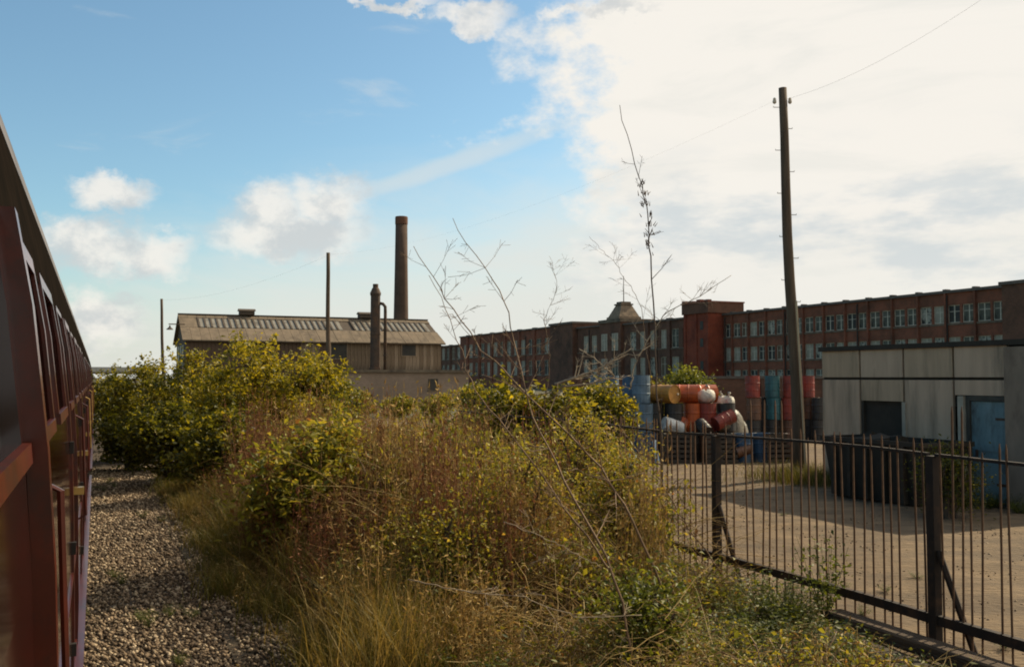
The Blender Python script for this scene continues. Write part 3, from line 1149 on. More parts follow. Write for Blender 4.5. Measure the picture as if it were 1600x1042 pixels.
def cy(px, off=0.0):
    """distance along the front (from its near corner) at which a photo column meets it"""
    u = (px - 800) / FPX
    # point = C0 + N2*off + T2*s ; x = u*y
    bx, by = C0.x + N2[0] * off, C0.y + N2[1] * off
    return (u * by - bx) / (T2[0] - u * T2[1])


M_conc = mat('weathered_concrete', (0.52, 0.362, 0.24), (0.41, 0.288, 0.19), 1.5, .92, bump=.25, bscale=14, stretch=(2.2, 2.2, .25), stain=(.15, .115, .075), stain_scale=.9, stain_lo=.52, stain_hi=.8)
M_conc2 = mat('mossy_concrete', (0.47, 0.325, 0.205), (0.37, 0.258, 0.162), 1.7, .92, bump=.25, bscale=14, stretch=(2.2, 2.2, .25), stain=(.14, .11, .065), stain_scale=1.1, stain_lo=.52, stain_hi=.8)
M_joint = mat('dark_joint', (0.045, 0.035, 0.025), (.03, .025, .018), 3, .9)
edges = [cy(q) for q in (1575, 1489, 1411, 1343, 1283)]
ZJ, ZT = 2.58, 3.26
MB().box(.05, 5.2, 0, edges[-1] - .02, 0, .12).build('floor_slab', M_conc, cbld)
MB().box(.075, .12, edges[1] - .0, edges[-1] - .01, 2.0, ZT - .02).box(.075, .12, 0.02, edges[1], 2.25, ZT - .02).build('backing', M_joint, cbld)
g_ = .03
for i, (a, b) in enumerate(zip(edges, edges[1:])):
    mm = M_conc2 if i in (1, 3) else M_conc
    l = random.uniform(-.006, .006)
    MB().box(l, .07, a + g_, b - g_, ZJ + g_, ZT).build('wall_panel', mm if i != 2 else M_conc, cbld)
    if i == 0:      # above the blue door
        MB().box(l, .07, a + g_, b - g_, 2.24, ZJ - g_).build('wall_panel', M_conc, cbld)
    elif i == 2:    # above the dark doorway
        MB().box(l, .07, a + g_, b - g_, 2.07, ZJ - g_).build('wall_panel', M_conc2, cbld)
    else:
        MB().box(l, .07, a + g_, b - g_, 0.02, ZJ - g_).build('wall_panel', M_conc, cbld)
# pilaster strips between panels
for e in edges[1:]:
    pass
# side and back walls, roof
MB().box(.13, 5.2, edges[-1] - .1, edges[-1], 0, ZT).build('end_wall', M_conc, cbld)
MB().box(5.1, 5.2, 0, edges[-1] - .1, 0, ZT).build('back_wall', M_conc, cbld)
MB().box(.13, 5.1, -.05, .05, 0, ZT).build('end_wall', M_conc, cbld)
MB().box(-.03, 5.3, -.15, edges[-1] + .04, ZT, ZT + .08).build('roof', mat('roof_felt', (.06, .05, .04), (.04, .035, .03), 3, .9), cbld)
MB().box(-.06, -.032, -.15, edges[-1] + .04, ZT - .02, ZT + .09).build('fascia', M_joint, cbld)
pr = MB().box(-.14, .06, -.12, edges[0] - .01, 0, ZT - .06)
pr.build('corner_pier', mat('pier_concrete', (0.27, 0.20, 0.14), (.2, .15, .105), 2, .9, stretch=(1, 1, .4), stain=(.1, .07, .05)), cbld)
# blue door
M_blue = mat('faded_blue_paint', (0.185, 0.26, 0.26), (0.12, 0.18, 0.185), 2.5, .6, stretch=(1, 1, .4), stain=(.07, .08, .075), stain_scale=2.2, stain_lo=.52, stain_hi=.7)
a, b = cy(1572), cy(1513)
door = MB().box(.05, .09, a, b, .06, 2.12).build('door', M_blue, cbld)
MB().box(.035, .05, a + .08, b - .08, .2, 1.0).box(.035, .05, a + .08, b - .08, 1.12, 1.98).build('door_panel', M_blue, door)
MB().box(0.0, .035, b - .16, b - .12, 1.0, 1.14).build('handle', M_rail, door)
fr = MB().box(.0, .11, b, b + .07, 0, 2.23).box(.0, .11, edges[0] + .01, a, 0, 2.23).box(.002, .108, a, b, 2.13, 2.23)
fr.build('door_frame', mat('door_frame_dark', (.08, .07, .05), (.05, .045, .035), 3, .8), cbld)
MB().box(-.05, .07, cy(1506), cy(1497), 0, 2.22).build('door_post', mat('pale_post', (.42, .37, .28), (.30, .26, .19), 3, .9), cbld)
for zz in (.45, 1.75):
    MB().box(.02, .035, a + .02, a + .30, zz, zz + .05).build('hinge', M_rail, door)
MB().tube([(-.20, -.05, ZT - .02), (-.20, -.05, .05)], .035, 8).build('downpipe', M_joint, cbld)
# dark doorway
a, b = cy(1409), cy(1347)
MB().box(.10, .12, a - .0, b + .0, 0.0, 2.05).build('inner_door', M_joint, cbld)
MB().box(0.02, .11, b, b + .05, 0, 2.06).build('doorway_post', M_joint, cbld)
MB().box(-.03, .11, a - .10, a, 0, 2.06).build('doorway_post', mat('pale_post2', (.36, .31, .23), (.25, .21, .16), 3, .9), cbld)

# dark steel skip in front of it
sk0, sk1 = cy(1478, -1.1), cy(1319, -1.1)
sko = C0 + LF(-1.1, (sk0 + sk1) / 2)
skip = empty('skip', sko, TH, 'black open steel skip standing in front of the concrete building', 'skip')
hl = (sk1 - sk0) / 2
M_skip = mat('black_skip_paint', (.020, .018, .013), (.035, .028, .018), 3, .7, stain=(.06, .035, .02), stain_scale=2)
sb = MB()
h = 1.30
sb.hexa([(-.55, -hl + .35, .08), (.55, -hl + .35, .08), (.55, hl - .2, .08), (-.55, hl - .2, .08), (-.62, -hl, h), (.62, -hl, h), (.62, hl, h), (-.62, hl, h)])
sb.f.pop(-5)
sb.build('hopper', M_skip, skip)
MB().box(-.68, -.60, -hl - .04, hl + .04, h - .06, h + .03).box(.60, .68, -hl - .04, hl + .04, h - .06, h + .03).box(-.6, .6, -hl - .04, -hl + .04, h - .06, h + .03).box(-.6, .6, hl - .04, hl + .04, h - .06, h + .03).build('rim', M_skip, skip)
rb = MB()
for q in np.linspace(-hl + .5, hl - .35, 5):
    rb.box(-.70, -.57, q - .04, q + .04, .1, h - .06)
rb.build('side_ribs', M_skip, skip)
MB().box(-.5, -.35, -hl + .4, hl - .25, 0.02, .08).box(.35, .5, -hl + .4, hl - .25, 0.02, .08).build('skids', M_skip, skip)
lid = MB()
for q in range(7):
    x0 = random.uniform(-.45, .2)
    y0 = random.uniform(-hl + .2, hl - .7)
    z0 = h - .25
    lid.hexa([(x0, y0, z0), (x0 + .4, y0 + .1, z0), (x0 + .4, y0 + .6, z0), (x0, y0 + .6, z0), (x0 + .05, y0, z0 + random.uniform(.2, .45)), (x0 + .35, y0 + .1, z0 + .3), (x0 + .4, y0 + .5, z0 + random.uniform(.2, .4)), (x0, y0 + .6, z0 + .25)])
lid.build('rubbish_load', M_joint, skip)

# ------------------------------------------------------------------ telegraph poles and wires
M_pole = mat('pole_timber', (0.115, 0.078, 0.048), (0.07, 0.048, 0.03), 3, .85, stretch=(4, 4, .3), bump=.3)
M_wire = mat('wire', (.05, .045, .04), (.03, .03, .03), 2, .6)


def pole(bx, by, top, r0, r1, label, steps=True):
    base = Vector((bx, by, 0))
    o = empty('telegraph_pole', base, 0, label, 'telegraph pole', 'telegraph poles beside the line')
    d = top - base
    pts = [d * (i / 8) + Vector((.03 * math.sin(i), 0, 0)) for i in range(9)]
    pts[0] = Vector((0, 0, -.1))
    MB().tube(pts, [r0 + (r1 - r0) * i / 8 for i in range(9)], 12).build('shaft', M_pole, o, True)
    if steps:
        for i in range(10):
            t = .45 + .5 * i / 9
            c = d * t
            s = -1 if i % 2 else 1
            MB().tube([c, c + Vector((s * .23, 0, .0)), c + Vector((s * .23, 0, .03))], .009, 5).build('step_iron', M_rail, o)
        for t, s in ((.955, 1), (.955, -1)):
            c = d * t + Vector((s * .2, 0, .04))
            MB().lathe([(.02, 0), (.05, .03), (.05, .08), (.03, .1), (.045, .12), (.02, .16)], 8, c).build('insulator', M_frame, o)
    return o, top


tp1 = at(1221, 138, 24.6)
p1, t1 = pole(at(1250, 745, 24.6).x, 24.6, tp1, .165, .105, 'tall dark telegraph pole standing in the dirt yard')
# thin pale tube running up the right of the pole
c0, c1 = at(1260, 745, 24.4), at(1244, 470, 24.4)
cnd = MB().tube([Vector((c0.x, 24.4, 0.02)) - p1.location, (c0 + c1) / 2 - p1.location, c1 - p1.location], .028, 6)
cnd.build('pale_tube', mat('pale_tube_mat', (.42, .33, .2), (.32, .25, .16), 3, .7), p1)
tp2 = at(512, 395, 57)
p2_, t2 = pole(at(515, 600, 57).x, 57, tp2, .15, .11, 'telegraph pole in front of the long shed', False)
tp3 = at(252, 467, 91)
p3_, t3 = pole(at(257, 590, 91).x, 91, tp3, .16, .12, 'farthest telegraph pole, left of the long shed gable', False)


def wire(a, b, sag, r, label):
    n = 24
    pts = []
    for i in range(n + 1):
        t = i / n
        q = a.lerp(b, t)
        pts.append(q - Vector((0, 0, sag * 4 * t * (1 - t))))
    o = MB().tube([p - a for p in pts], r, 4).build('overhead_wire', M_wire)
    o.location = a
    tag(o, label, 'wire', 'overhead wires between the poles')


wire(t1 - Vector((.1, 0, .3)), t2 - Vector((0, 0, .1)), .9, .001, 'thin wire from the tall yard pole to the pole before the shed')
wire(t2 - Vector((.05, 0, .2)), t3 - Vector((0, 0, .1)), .7, .0025, 'thin wire from the pole before the shed to the farthest pole')
wire(t1 + Vector((.1, 0, -.3)), at(1700, -120, 14), .35, .002, 'thin wire from the tall yard pole out past the upper right corner')

# ------------------------------------------------------------------ iron fence
FL = 7.2
M_iron = mat('rusty_iron', (0.032, 0.022, 0.015), (0.022, 0.016, 0.012), 9, .8, stain=(.075, .04, .02), stain_scale=4, stain_lo=.5)
M_ironr = mat('bar_rust', (0.17, 0.088, 0.042), (0.09, 0.05, 0.028), 9, .8)
fence = empty('iron_fence', LF(FL, 0, 0), TH, 'rusty iron bar fence with heavy posts between weeds and dirt yard', 'fence')
F0, F1 = 1.8, 19.5
posts = [3.3, 6.73, 10.15, 13.6, 17.0]
for pf in posts:
    MB().box(-.043, .043, pf - .045, pf + .045, -.05, 1.87).build('post', M_iron, fence)
    MB().tube([(.0, pf - .05, 1.0), (.09, pf - .42, -.02)], .032, 6).build('strut', M_iron, fence)


def rail(z, th, wd, jit, name):
    mb = MB()
    ys = [F0] + posts + [F1]
    for a, b in zip(ys, ys[1:]):
        a2 = a + (.045 if a != F0 else 0)
        b2 = b - (.045 if b != F1 else 0)
        n = 5
        pts = []
        for i in range(n + 1):
            t = i / n
            pts.append((0.0, a2 + (b2 - a2) * t, z + jit * math.sin(t * 3.1 + a) * (1 if 0 < t < 1 else .3)))
        for q0, q1 in zip(pts, pts[1:]):
            mb.hexa([(-wd, q0[1], q0[2] - th), (wd, q0[1], q0[2] - th), (wd, q1[1], q1[2] - th), (-wd, q1[1], q1[2] - th),
                     (-wd, q0[1], q0[2] + th), (wd, q0[1], q0[2] + th), (wd, q1[1], q1[2] + th), (-wd, q1[1], q1[2] + th)])
    mb.build(name, M_iron, fence)


rail(1.88, .014, .022, .02, 'top_rail')
rail(.36, .045, .03, .012, 'bottom_rail')
f = F0 + .1
barc = []
for hgt in (1.86, 1.95, 2.26):
    me = MB().tube([(0, 0, 0), (0.004, 0, hgt * .5), (0, 0, hgt - .06), (0, 0, hgt)], [.0105, .0105, .0105, .004], 6).mesh('bar')
    me.materials.append(M_ironr)
    barc.append(me)
while f < F1:
    step = .105 if f < 7.35 else (.135 if f < 13.2 else .24)
    if min(abs(f - q) for q in posts) > .085 and random.random() > .03:
        me = barc[1] if random.random() < .85 else barc[0]
        if abs(f - 8.9) < .12 or abs(f - 9.35) < .11 or abs(f - 6.45) < .08:
            me = barc[2]
        o = link('bar', me, None, fence)
        o.location = (random.uniform(-.004, .004), f, .08)
        o.rotation_euler = (random.gauss(0, .010), random.gauss(0, .008), 0)
    f += step + random.uniform(-.006, .006)

# timber baulks at the foot of the fence
M_sleeper = mat('old_timber', (0.12, 0.078, 0.045), (0.06, 0.042, 0.028), 5, .9, bump=.5, stretch=(3, .4, 3))
for i, (l, fa, fb_, lab) in enumerate(((6.98, 2.6, 5.0, 'dark old timber baulk at the fence foot, nearest the bottom right corner'),
                                      (6.90, 5.15, 7.85, 'long brown timber baulk lying below the right half of the fence'),
                                      (6.82, 9.3, 10.9, 'short timber baulk half buried in weeds by the second fence post'))):
    o = MB().box(-.11, .11, 0, fb_ - fa, 0, .13)
    bv = o.build('timber_baulk', M_sleeper)
    bv.location = LF(l, fa, .10)
    bv.rotation_euler = (0, 0, TH + (.02, -.03, .05)[i])
    md = bv.modifiers.new('b', 'BEVEL')
    md.width = .018
    tag(bv, lab, 'timber', 'timber baulks along the fence')

# ------------------------------------------------------------------ drums in the yard
def drum_mesh(m, r=.29, h=.88):
    prof = [(r * .97, 0), (r, .02)]
    for zz in (.30, .58):
        prof += [(r, zz - .03), (r * 1.045, zz), (r, zz + .03)]
    prof += [(r, h - .02), (r * 1.02, h), (r * .95, h), (r * .94, h - .025)]
    return prof


DR = {}


def drum(loc, colour, label, lying=None, tilt=0.0, scale=1.0, group='drums in the yard'):
    if colour not in DR:
        c = {'blue': ((.045, .10, .17), (.03, .065, .115)), 'pale blue': ((.11, .17, .22), (.065, .105, .14)), 'orange': ((.50, .10, .02), (.30, .06, .018)),
             'red': ((.26, .035, .018), (.15, .026, .016)), 'black': ((.02, .019, .017), (.035, .03, .025)), 'white': ((.72, .70, .64), (.55, .52, .46)),
             'yellow': ((.42, .20, .025), (.28, .12, .02)), 'purple': ((.13, .05, .17), (.09, .04, .12)), 'rusty': ((.16, .07, .035), (.09, .045, .025)), 'teal': ((.03, .12, .13), (.02, .08, .09))}[colour]
        mm = mat('drum_' + colour.replace(' ', '_'), c[0], c[1], 3, .45, spec=.4, stain=tuple(v * .45 + .01 for v in c[0]), stain_scale=3.2)
        b = MB().lathe(drum_mesh(mm), 18, cap=False).mesh('drum_body')
        b.materials.append(mm)
        l = MB().lathe([(.272, .855), (.02, .857)], 18).mesh('drum_lid')
        l.materials.append(mm)
        u = MB().lathe([(.272, .004), (.02, .003)], 18).mesh('drum_base')
        u.materials.append(mm)
        q = MB().lathe([(.035, .857), (.035, .88), (.02, .882)], 8, (.16, 0, 0)).mesh('bung')
        q.materials.append(M_frame)
        DR[colour] = (b, l, u, q)
    o = empty('oil_drum', loc, 0, label, 'drum', group)
    o.scale = (scale,) * 3
    if lying is not None:
        o.rotation_euler = (math.pi / 2, 0, lying)
    else:
        o.rotation_euler = (tilt, random.gauss(0, .012), random.uniform(0, 6))
        if loc[2] > .5:
            o.location.x += random.uniform(-.07, .07)
            o.location.y += random.uniform(-.07, .07)
    for nm, me in zip(('body', 'lid', 'base', 'bung'), DR[colour]):
        link(nm, me, None, o)
    return o


def gp_(px, depth):
    return (px - 800) / FPX * depth


ORD = ['first', 'second', 'third', 'fourth', 'fifth', 'sixth', 'seventh', 'eighth', 'ninth', 'tenth', 'eleventh', 'twelfth', 'thirteenth']
# front row standing on the ground; dark colours stand for drums in shade
row = [(1012, 'blue'), (1045, 'black'), (1076, 'black'), (1106, 'rusty'), (1134, 'black'), (1160, 'blue'), (1187, 'blue'), (1214, 'black'), (1236, 'rusty')]
for i, (px, c) in enumerate(row):
    d = 29.4 + random.uniform(-.15, .15)
    drum((gp_(px, d), d, .03), c, f'{c} drum standing {ORD[i]} from the left in the front row')
# second row, upper tier
row = [(1022, 30.3, 'black'), (1052, 30.3, 'black'), (1080, 30.4, 'orange'), (1104, 30.4, 'red'), (1131, 30.5, 'black')]
for i, (px, d, c) in enumerate(row):
    drum((gp_(px, d), d, .03), 'black', f'dark drum {ORD[i]} from the left in the second row, carrying another drum')
    drum((gp_(px, d), d, .915), c, f'{c} drum stacked {ORD[i]} from the left on the second row')
# lying on top: axis along x mostly
for i, (px, d, z, c, ang) in enumerate([(1022, 30.4, 1.79 + .30, 'yellow', .7), (1048, 30.4, 1.79 + .30, 'orange', 1.35), (1078, 30.5, 1.79 + .30, 'orange', 1.75)]):
    drum((gp_(px, d), d + .2, z), c, f'{c} drum lying {ORD[i]} from the left on top of the stack', lying=ang)
for i, (px, d, z) in enumerate([(1103, 30.6, 1.80), (1134, 30.7, 1.80 - .87)]):
    pass
# tall stacks of pale blue and blue drums on the left
for px, cs, nm in ((938, ('black', 'blue', 'pale blue'), 'leftmost'), (956, ('rusty', 'black', 'pale blue'), 'second leftmost')):
    for k, c in enumerate(cs):
        drum((gp_(px, 31.2), 31.2, .03 + .885 * k), c, f'{c} drum at the {["bottom", "middle", "top"][k]} of the {nm} tall stack')
for px, cs, nm in ((988, ('black', 'blue', 'blue'), 'dark blue left'), (1004, ('blue', 'pale blue', 'pale blue'), 'ribbed pale blue')):
    for k, c in enumerate(cs):
        d = 30.0
        drum((gp_(px, d), d + (.35 if px < 1000 else 0), .03 + .885 * k), c, f'{c} drum at the {["bottom", "middle", "top"][k]} of the {nm} stack beside the orange drums')
# far stacks near the concrete building; black and rusty stand for shaded reds
for i, (px, cs) in enumerate([(1176, ('black', 'rusty', 'red')), (1191, ('black', 'black', 'rusty')), (1205, ('black', 'teal', 'teal')), (1218, ('black', 'rusty', 'purple')), (1233, ('rusty', 'red', 'red')), (1262, ('black', 'rusty', 'red')), (1277, ('black', 'black', 'rusty'))]):
    for k, c in enumerate(cs):
        if k == 2 and i in (1, 3, 6):
            continue
        d = 38.5 + (.0, 1.1, .4, 1.5, .2, .9, .3)[i]
        drum((gp_(px, d), d, .03 + .885 * k), c, f'{c} drum at the {["bottom", "second level", "third level"][k]} of the {ORD[i]} far stack counted from the left', scale=1.0)

jr = random.Random(5)
for i, (px, d, z, c) in enumerate([(1036, 29.9, 1.2, 'white'), (1064, 30.0, 1.2, 'orange'), (1092, 29.9, 1.18, 'black'), (1116, 30.0, 1.15, 'red'), (1064, 30.7, 2.2, 'orange'), (1148, 29.0, .33, 'rusty')]):
    o = drum((gp_(px, d), d, z), c, f'{c} drum tipped at an angle, {ORD[i]} of the loose jumble on the heap', lying=jr.uniform(.2, 2.9), scale=jr.uniform(.55, .82))
    o.rotation_euler.x += jr.uniform(-.5, .5)
# grey pallets leaning along the front drums
M_pal = mat('old_pallet', (.06, .045, .03), (.035, .027, .02), 4, .9, stretch=(1, 1, 3))
for i, (px, d, tl) in enumerate([(1060, 28.8, .25), (1128, 28.7, .32), (1222, 28.9, .22)]):
    po = empty('timber_pallet', (gp_(px, d), d, .04), jr.uniform(-.25, .25), f'dark timber pallet leaning on the front drums, {ORD[i]} from the left', 'pallet', 'pallets leaning on the drums')
    po.rotation_euler.x = -tl
    for q in range(6):
        MB().box(-.5, .5, -.02, 0, .02 + q * .15, .12 + q * .15).build('slat', M_pal, po)
    for q in (-.46, -.04, .38):
        MB().box(q, q + .08, .002, .09, 0, .9).build('bearer', M_pal, po)

# dark yard wall behind the drums
w0, w1 = Vector((gp_(890, 47), 47, 0)), Vector((gp_(1420, 44), 44, 0))
yw = empty('yard_wall', w0, math.atan2(w1.y - w0.y, w1.x - w0.x), 'dark sooty brick yard wall behind the drum stacks', 'wall')
wlen = (w1 - w0).length
MB().box(0, wlen, 0, .35, 0, 2.55).build('wall', B_dark, yw)
MB().box(-.05, wlen + .05, -.06, .41, 2.55, 2.68).build('coping', M_slate, yw)
for i in range(6):
    q = .4 + i * (wlen - 1.2) / 5
    MB().box(q, q + .5, -.14, -.001, 0, 2.5).build('pier', B_dark, yw)

# white sacks heaped beside the drums
M_sack = mat('white_sack', (.56, .52, .44), (.36, .33, .27), 5, .7, bump=.5, bscale=9)
M_sack2 = mat('dark_sack', (.08, .075, .06), (.14, .12, .09), 6, .5, bump=.5, bscale=9)


def sack(px, d, z, sx, sz, m, label):
    n = 16
    V, F = [], []
    for j in range(9):
        ph = math.pi * j / 8
        for i in range(n):
            a = 2 * math.pi * i / n
            rr = math.sin(ph) ** .6 * (1 + .16 * math.sin(3 * a + z * 7) * math.sin(ph) + .10 * math.sin(7 * a + px))
            V.append((sx * rr * math.cos(a), sx * .75 * rr * math.sin(a), sz * (1 - math.cos(ph)) * .5 + .03 * math.sin(4 * a + j)))
    for j in range(8):
        for i in range(n):
            k = (i + 1) % n
            F.append((j * n + i, j * n + k, (j + 1) * n + k, (j + 1) * n + i))
    mb = MB()
    mb.v, mb.f = V, F
    o = empty('sack', (gp_(px, d), d, z), random.uniform(0, 3), label, 'sack', 'sacks heaped by the drums')
    mb.build('bag', m, o, True)
    MB().tube([(0, 0, sz - .04), (.03, .01, sz + .08), (.08, .0, sz + .13)], [.06, .035, .055], 7).build('tied_neck', m, o, True)


sack(1102, 30.6, 1.80, .36, .42, M_sack, 'white sack on top of the red drum')
sack(1128, 30.2, .93, .30, .55, M_sack2, 'dark grey sack slumped right of the red drum')
sack(1140, 31.2, .05, .5, 1.55, M_sack2, 'tall dark bulk sack at the right end of the drum heap')
sack(1128, 31.3, 1.55, .30, .45, M_sack, 'white sack high on the right of the drum heap')
sack(1139, 31.2, 1.62, .22, .36, M_sack, 'small white sack on the tall dark bulk sack')
sack(1152, 31.6, .05, .42, 1.15, M_sack2, 'lower dark sack rightmost in the heap')
sack(984, 27.6, .03, .24, .38, mat('pale_blue_sack', (.45, .55, .6), (.3, .4, .48), 4, .6, bump=.4), 'pale blue sack on the ground left of the drums')
# pale blue pipe leaning on the front row
a_, b_ = at(1028, 724, 28.6), at(1022, 688, 28.8)
o = MB().tube([Vector((0, 0, 0)), b_ - a_], .065, 8).build('plastic_pipe', mat('pale_blue_pipe', (.42, .52, .58), (.3, .4, .46), 3, .5))
o.location = a_
tag(o, 'short pale blue plastic pipe upright before the front drums', 'pipe')

# ------------------------------------------------------------------ vegetation
G1, G2, G3, G4 = (0.045, 0.075, 0.014), (0.10, 0.125, 0.018), (0.18, 0.165, 0.022), (0.20, 0.11, 0.035)
M_leaf = mat('bramble_leaf', (1, 1, 1), (.75, .75, .7), 6, .55, spec=.35, transl=(.42, (1.7, 1.5, .8)),
             attr=[(0.0, (.075, .088, .016)), (0.35, (.175, .180, .024)), (0.65, (.33, .285, .036)), (0.88, (.44, .34, .07)), (1.0, (.28, .13, .04))])
M_shrub = mat('shrub_leaf', (1, 1, 1), (.75, .75, .7), 6, .5, spec=.35, transl=(.48, (1.8, 1.6, .7)),
              attr=[(0.0, (.030, .040, .010)), (0.45, (.095, .100, .013)), (0.8, (.26, .225, .020)), (1.0, (.38, .30, .028))])
M_green = mat('weed_leaf', (1, 1, 1), (.75, .75, .7), 6, .55, spec=.35, transl=(.4, (1.4, 1.4, .7)),
              attr=[(0.0, (.045, .065, .013)), (0.5, (.115, .130, .020)), (1.0, (.24, .22, .034))])
M_stalk = mat('dry_stalk', (1, 1, 1), (.7, .66, .62), 8, .8, transl=(.2, (1.2, 1, .8)),
              attr=[(0.0, (.13, .050, .026)), (0.45, (.25, .105, .045)), (0.8, (.34, .19, .075)), (1.0, (.46, .34, .17))])
M_grass = mat('grass', (1, 1, 1), (.8, .78, .7), 6, .6, transl=(.35, (1.4, 1.25, .8)),
              attr=[(0.0, (.065, .070, .014)), (0.35, (.14, .125, .024)), (0.7, (.27, .19, .05)), (1.0, (.42, .30, .11))])
M_cane = mat('cane', (1, 1, 1), (.8, .75, .7), 9, .7,
             attr=[(0.0, (.10, .045, .028)), (0.5, (.17, .10, .05)), (1.0, (.30, .21, .11))])
M_bark = mat('bark', (.10, .07, .045), (.055, .04, .028), 6, .9, bump=.5, stretch=(2, 2, .5))


def hmap(l, f):
    """height of the tangle over the verge (railway frame)"""
    ramp = np.clip((l - 1.5) / (2.5 - 1.2 * np.exp(-((f - 12.3) / 1.2) ** 2)), 0, 1)
    along = np.interp(f, [2, 4.5, 6.5, 8.5, 10.5, 13, 17, 21, 26], [.75, .85, .9, 1.2, 1.75, 1.85, 1.6, 1.6, 1.9])
    h = ramp * along
    low = np.clip((l - 4.1) / 1.1, 0, 1) * np.clip((9.7 - f) / 1.6, 0, 1)
    h = h * (1 - low) + low * .28
    h = h * (.86 + .26 * np.sin(l * 2.3 + f * .9 + 1) * np.sin(f * 1.55 + .6 * l) + .12 * np.sin(l * 4.1 - f * 3.3))
    edge = np.clip((l - 6.3) / .7, 0, 1)
    h = h * (1 - .55 * edge)
    return h


def bramble_variant(seed, n_leaf=1500, n_cane=26):
    r = np.random.default_rng(seed)
    # unit bush: radius about 1, height about 1
    K = 9
    a = r.uniform(0, 2 * np.pi, n_cane)
    reach = r.uniform(.5, 1.25, n_cane)
    top = r.uniform(.55, 1.12, n_cane)
    t = np.linspace(0, 1, K)
    wob = r.normal(0, .05, (n_cane, K, 3)).cumsum(1) * .5
    paths = np.zeros((n_cane, K, 3))
    paths[..., 0] = np.cos(a)[:, None] * reach[:, None] * t
    paths[..., 1] = np.sin(a)[:, None] * reach[:, None] * t
    paths[..., 2] = top[:, None] * np.sin(np.pi * np.clip(t * .85, 0, 1))[None] ** .8
    paths += wob
    paths[..., 2] = np.maximum(paths[..., 2], .02)
    start = r.normal(0, .18, (n_cane, 1, 3)) * np.array([1, 1, 0])
    paths += start
    rad = np.repeat((.009 * (1 - .7 * t))[None], n_cane, 0)
    sv, sf = stem_arrays(paths, rad)
    stint = np.repeat(r.random(n_cane), (K - 1) * 6)
    # leaves: half along the canes, half in the dome
    na = n_leaf // 2
    ci = r.integers(0, n_cane, na)
    ti = r.uniform(.25, 1, na) * (K - 1)
    i0 = np.clip(ti.astype(int), 0, K - 2)
    fr = (ti - i0)[:, None]
    P1 = paths[ci, i0] * (1 - fr) + paths[ci, i0 + 1] * fr + r.normal(0, .055, (na, 3))
    nb = n_leaf - na
    d = unit(r.normal(size=(nb, 3)))
    d[:, 2] = np.abs(d[:, 2])
    lump = 1 + .22 * np.sin(d[:, 0] * 5 + seed) * np.sin(d[:, 1] * 6 + 2 * seed) + .12 * np.sin(d[:, 2] * 9 + seed)
    P2 = d * (r.uniform(.35, 1, nb) ** .45 * lump * .92)[:, None]
    P = np.concatenate([P1, P2])
    P[:, 2] = np.maximum(P[:, 2], .03)
    lv, lf = leaf_arrays(P, r.uniform(.03, .055, len(P)) * np.where(r.random(len(P)) < .22, 1.9, 1), up=.45, width=.68)
    patch = .5 + .5 * np.sin(P[:, 0] * 4 + seed) * np.sin(P[:, 1] * 3.3 + seed * 2)
    tint = np.clip(r.beta(1.6, 2.2, len(P)) * .75 + patch * .22 + (r.random(len(P)) < .07) * .4, 0, 1)
    sm = np_mesh('canes', sv, sf, stint)
    sm.materials.append(M_cane)
    lm = np_mesh('leaves', lv, lf, np.repeat(tint, 2))
    lm.materials.append(M_leaf)
    return sm, lm


BR = [bramble_variant(s) for s in range(7)]


def bramble(l, f, rad, h, label, group):
    sm, lm = random.choice(BR)
    o = empty('bramble_bush', LF(l, f, .03), random.uniform(0, 6.28), label, 'bramble', group)
    o.scale = (rad, rad, h)
    link('canes', sm, None, o)['kind'] = 'stuff'
    link('leaves', lm, None, o)['kind'] = 'stuff'


M_straw = mat('straw_stalk', (1, 1, 1), (.75, .7, .62), 8, .8, transl=(.25, (1.2, 1.05, .8)),
              attr=[(0.0, (.20, .12, .04)), (0.5, (.38, .25, .08)), (0.85, (.54, .40, .16)), (1.0, (.70, .57, .30))])


def stalk_variant(seed, n=46, M_stalk=None):
    r = np.random.default_rng(100 + seed)
    K = 6
    t = np.linspace(0, 1, K)
    b = r.normal(0, .30, (n, 2))
    hh = r.uniform(.6, 1.12, n)
    lean = r.normal(0, .14, (n, 2))
    p = np.zeros((n, K, 3))
    p[..., :2] = b[:, None] + lean[:, None] * (t ** 1.5)[None, :, None]
    p[..., 2] = hh[:, None] * t
    p += r.normal(0, .008, p.shape)
    rad = np.repeat((.0055 * (1 - .75 * t) + .001)[None], n, 0)
    sv, sf = stem_arrays(p, rad)
    st = np.repeat(np.clip(r.normal(.42, .22, n), 0, 1), (K - 1) * 6)
    sm = np_mesh('stalks', sv, sf, st)
    sm.materials.append(M_stalk)
    nl = n * 22
    ci = r.integers(0, n, nl)
    ti = r.uniform(.3, 1, nl) * (K - 1)
    i0 = np.clip(ti.astype(int), 0, K - 2)
    fr = (ti - i0)[:, None]
    P = p[ci, i0] * (1 - fr) + p[ci, i0 + 1] * fr + r.normal(0, .03, (nl, 3))
    lv, lf = leaf_arrays(P, r.uniform(.03, .085, nl), up=.0, width=.22, droop=.2)
    tt = np.clip(r.normal(.40, .24, nl), 0, 1)
    lm = np_mesh('dead_leaves', lv, lf, np.repeat(tt, 2))
    lm.materials.append(M_stalk)
    return sm, lm


ST = [stalk_variant(s, M_stalk=M_stalk) for s in range(5)]
STS = [stalk_variant(s + 20, M_stalk=M_straw) for s in range(5)]


def stalks(l, f, h, label, group, wide=1.0, straw=True):
    sm, lm = random.choice(STS if straw else ST)
    o = empty('dry_weed_clump', LF(l, f, .03), random.uniform(0, 6.28), label, 'weeds', group)
    o.scale = (wide, wide, h)
    link('stalks', sm, None, o)['kind'] = 'stuff'
    link('dead_leaves', lm, None, o)['kind'] = 'stuff'


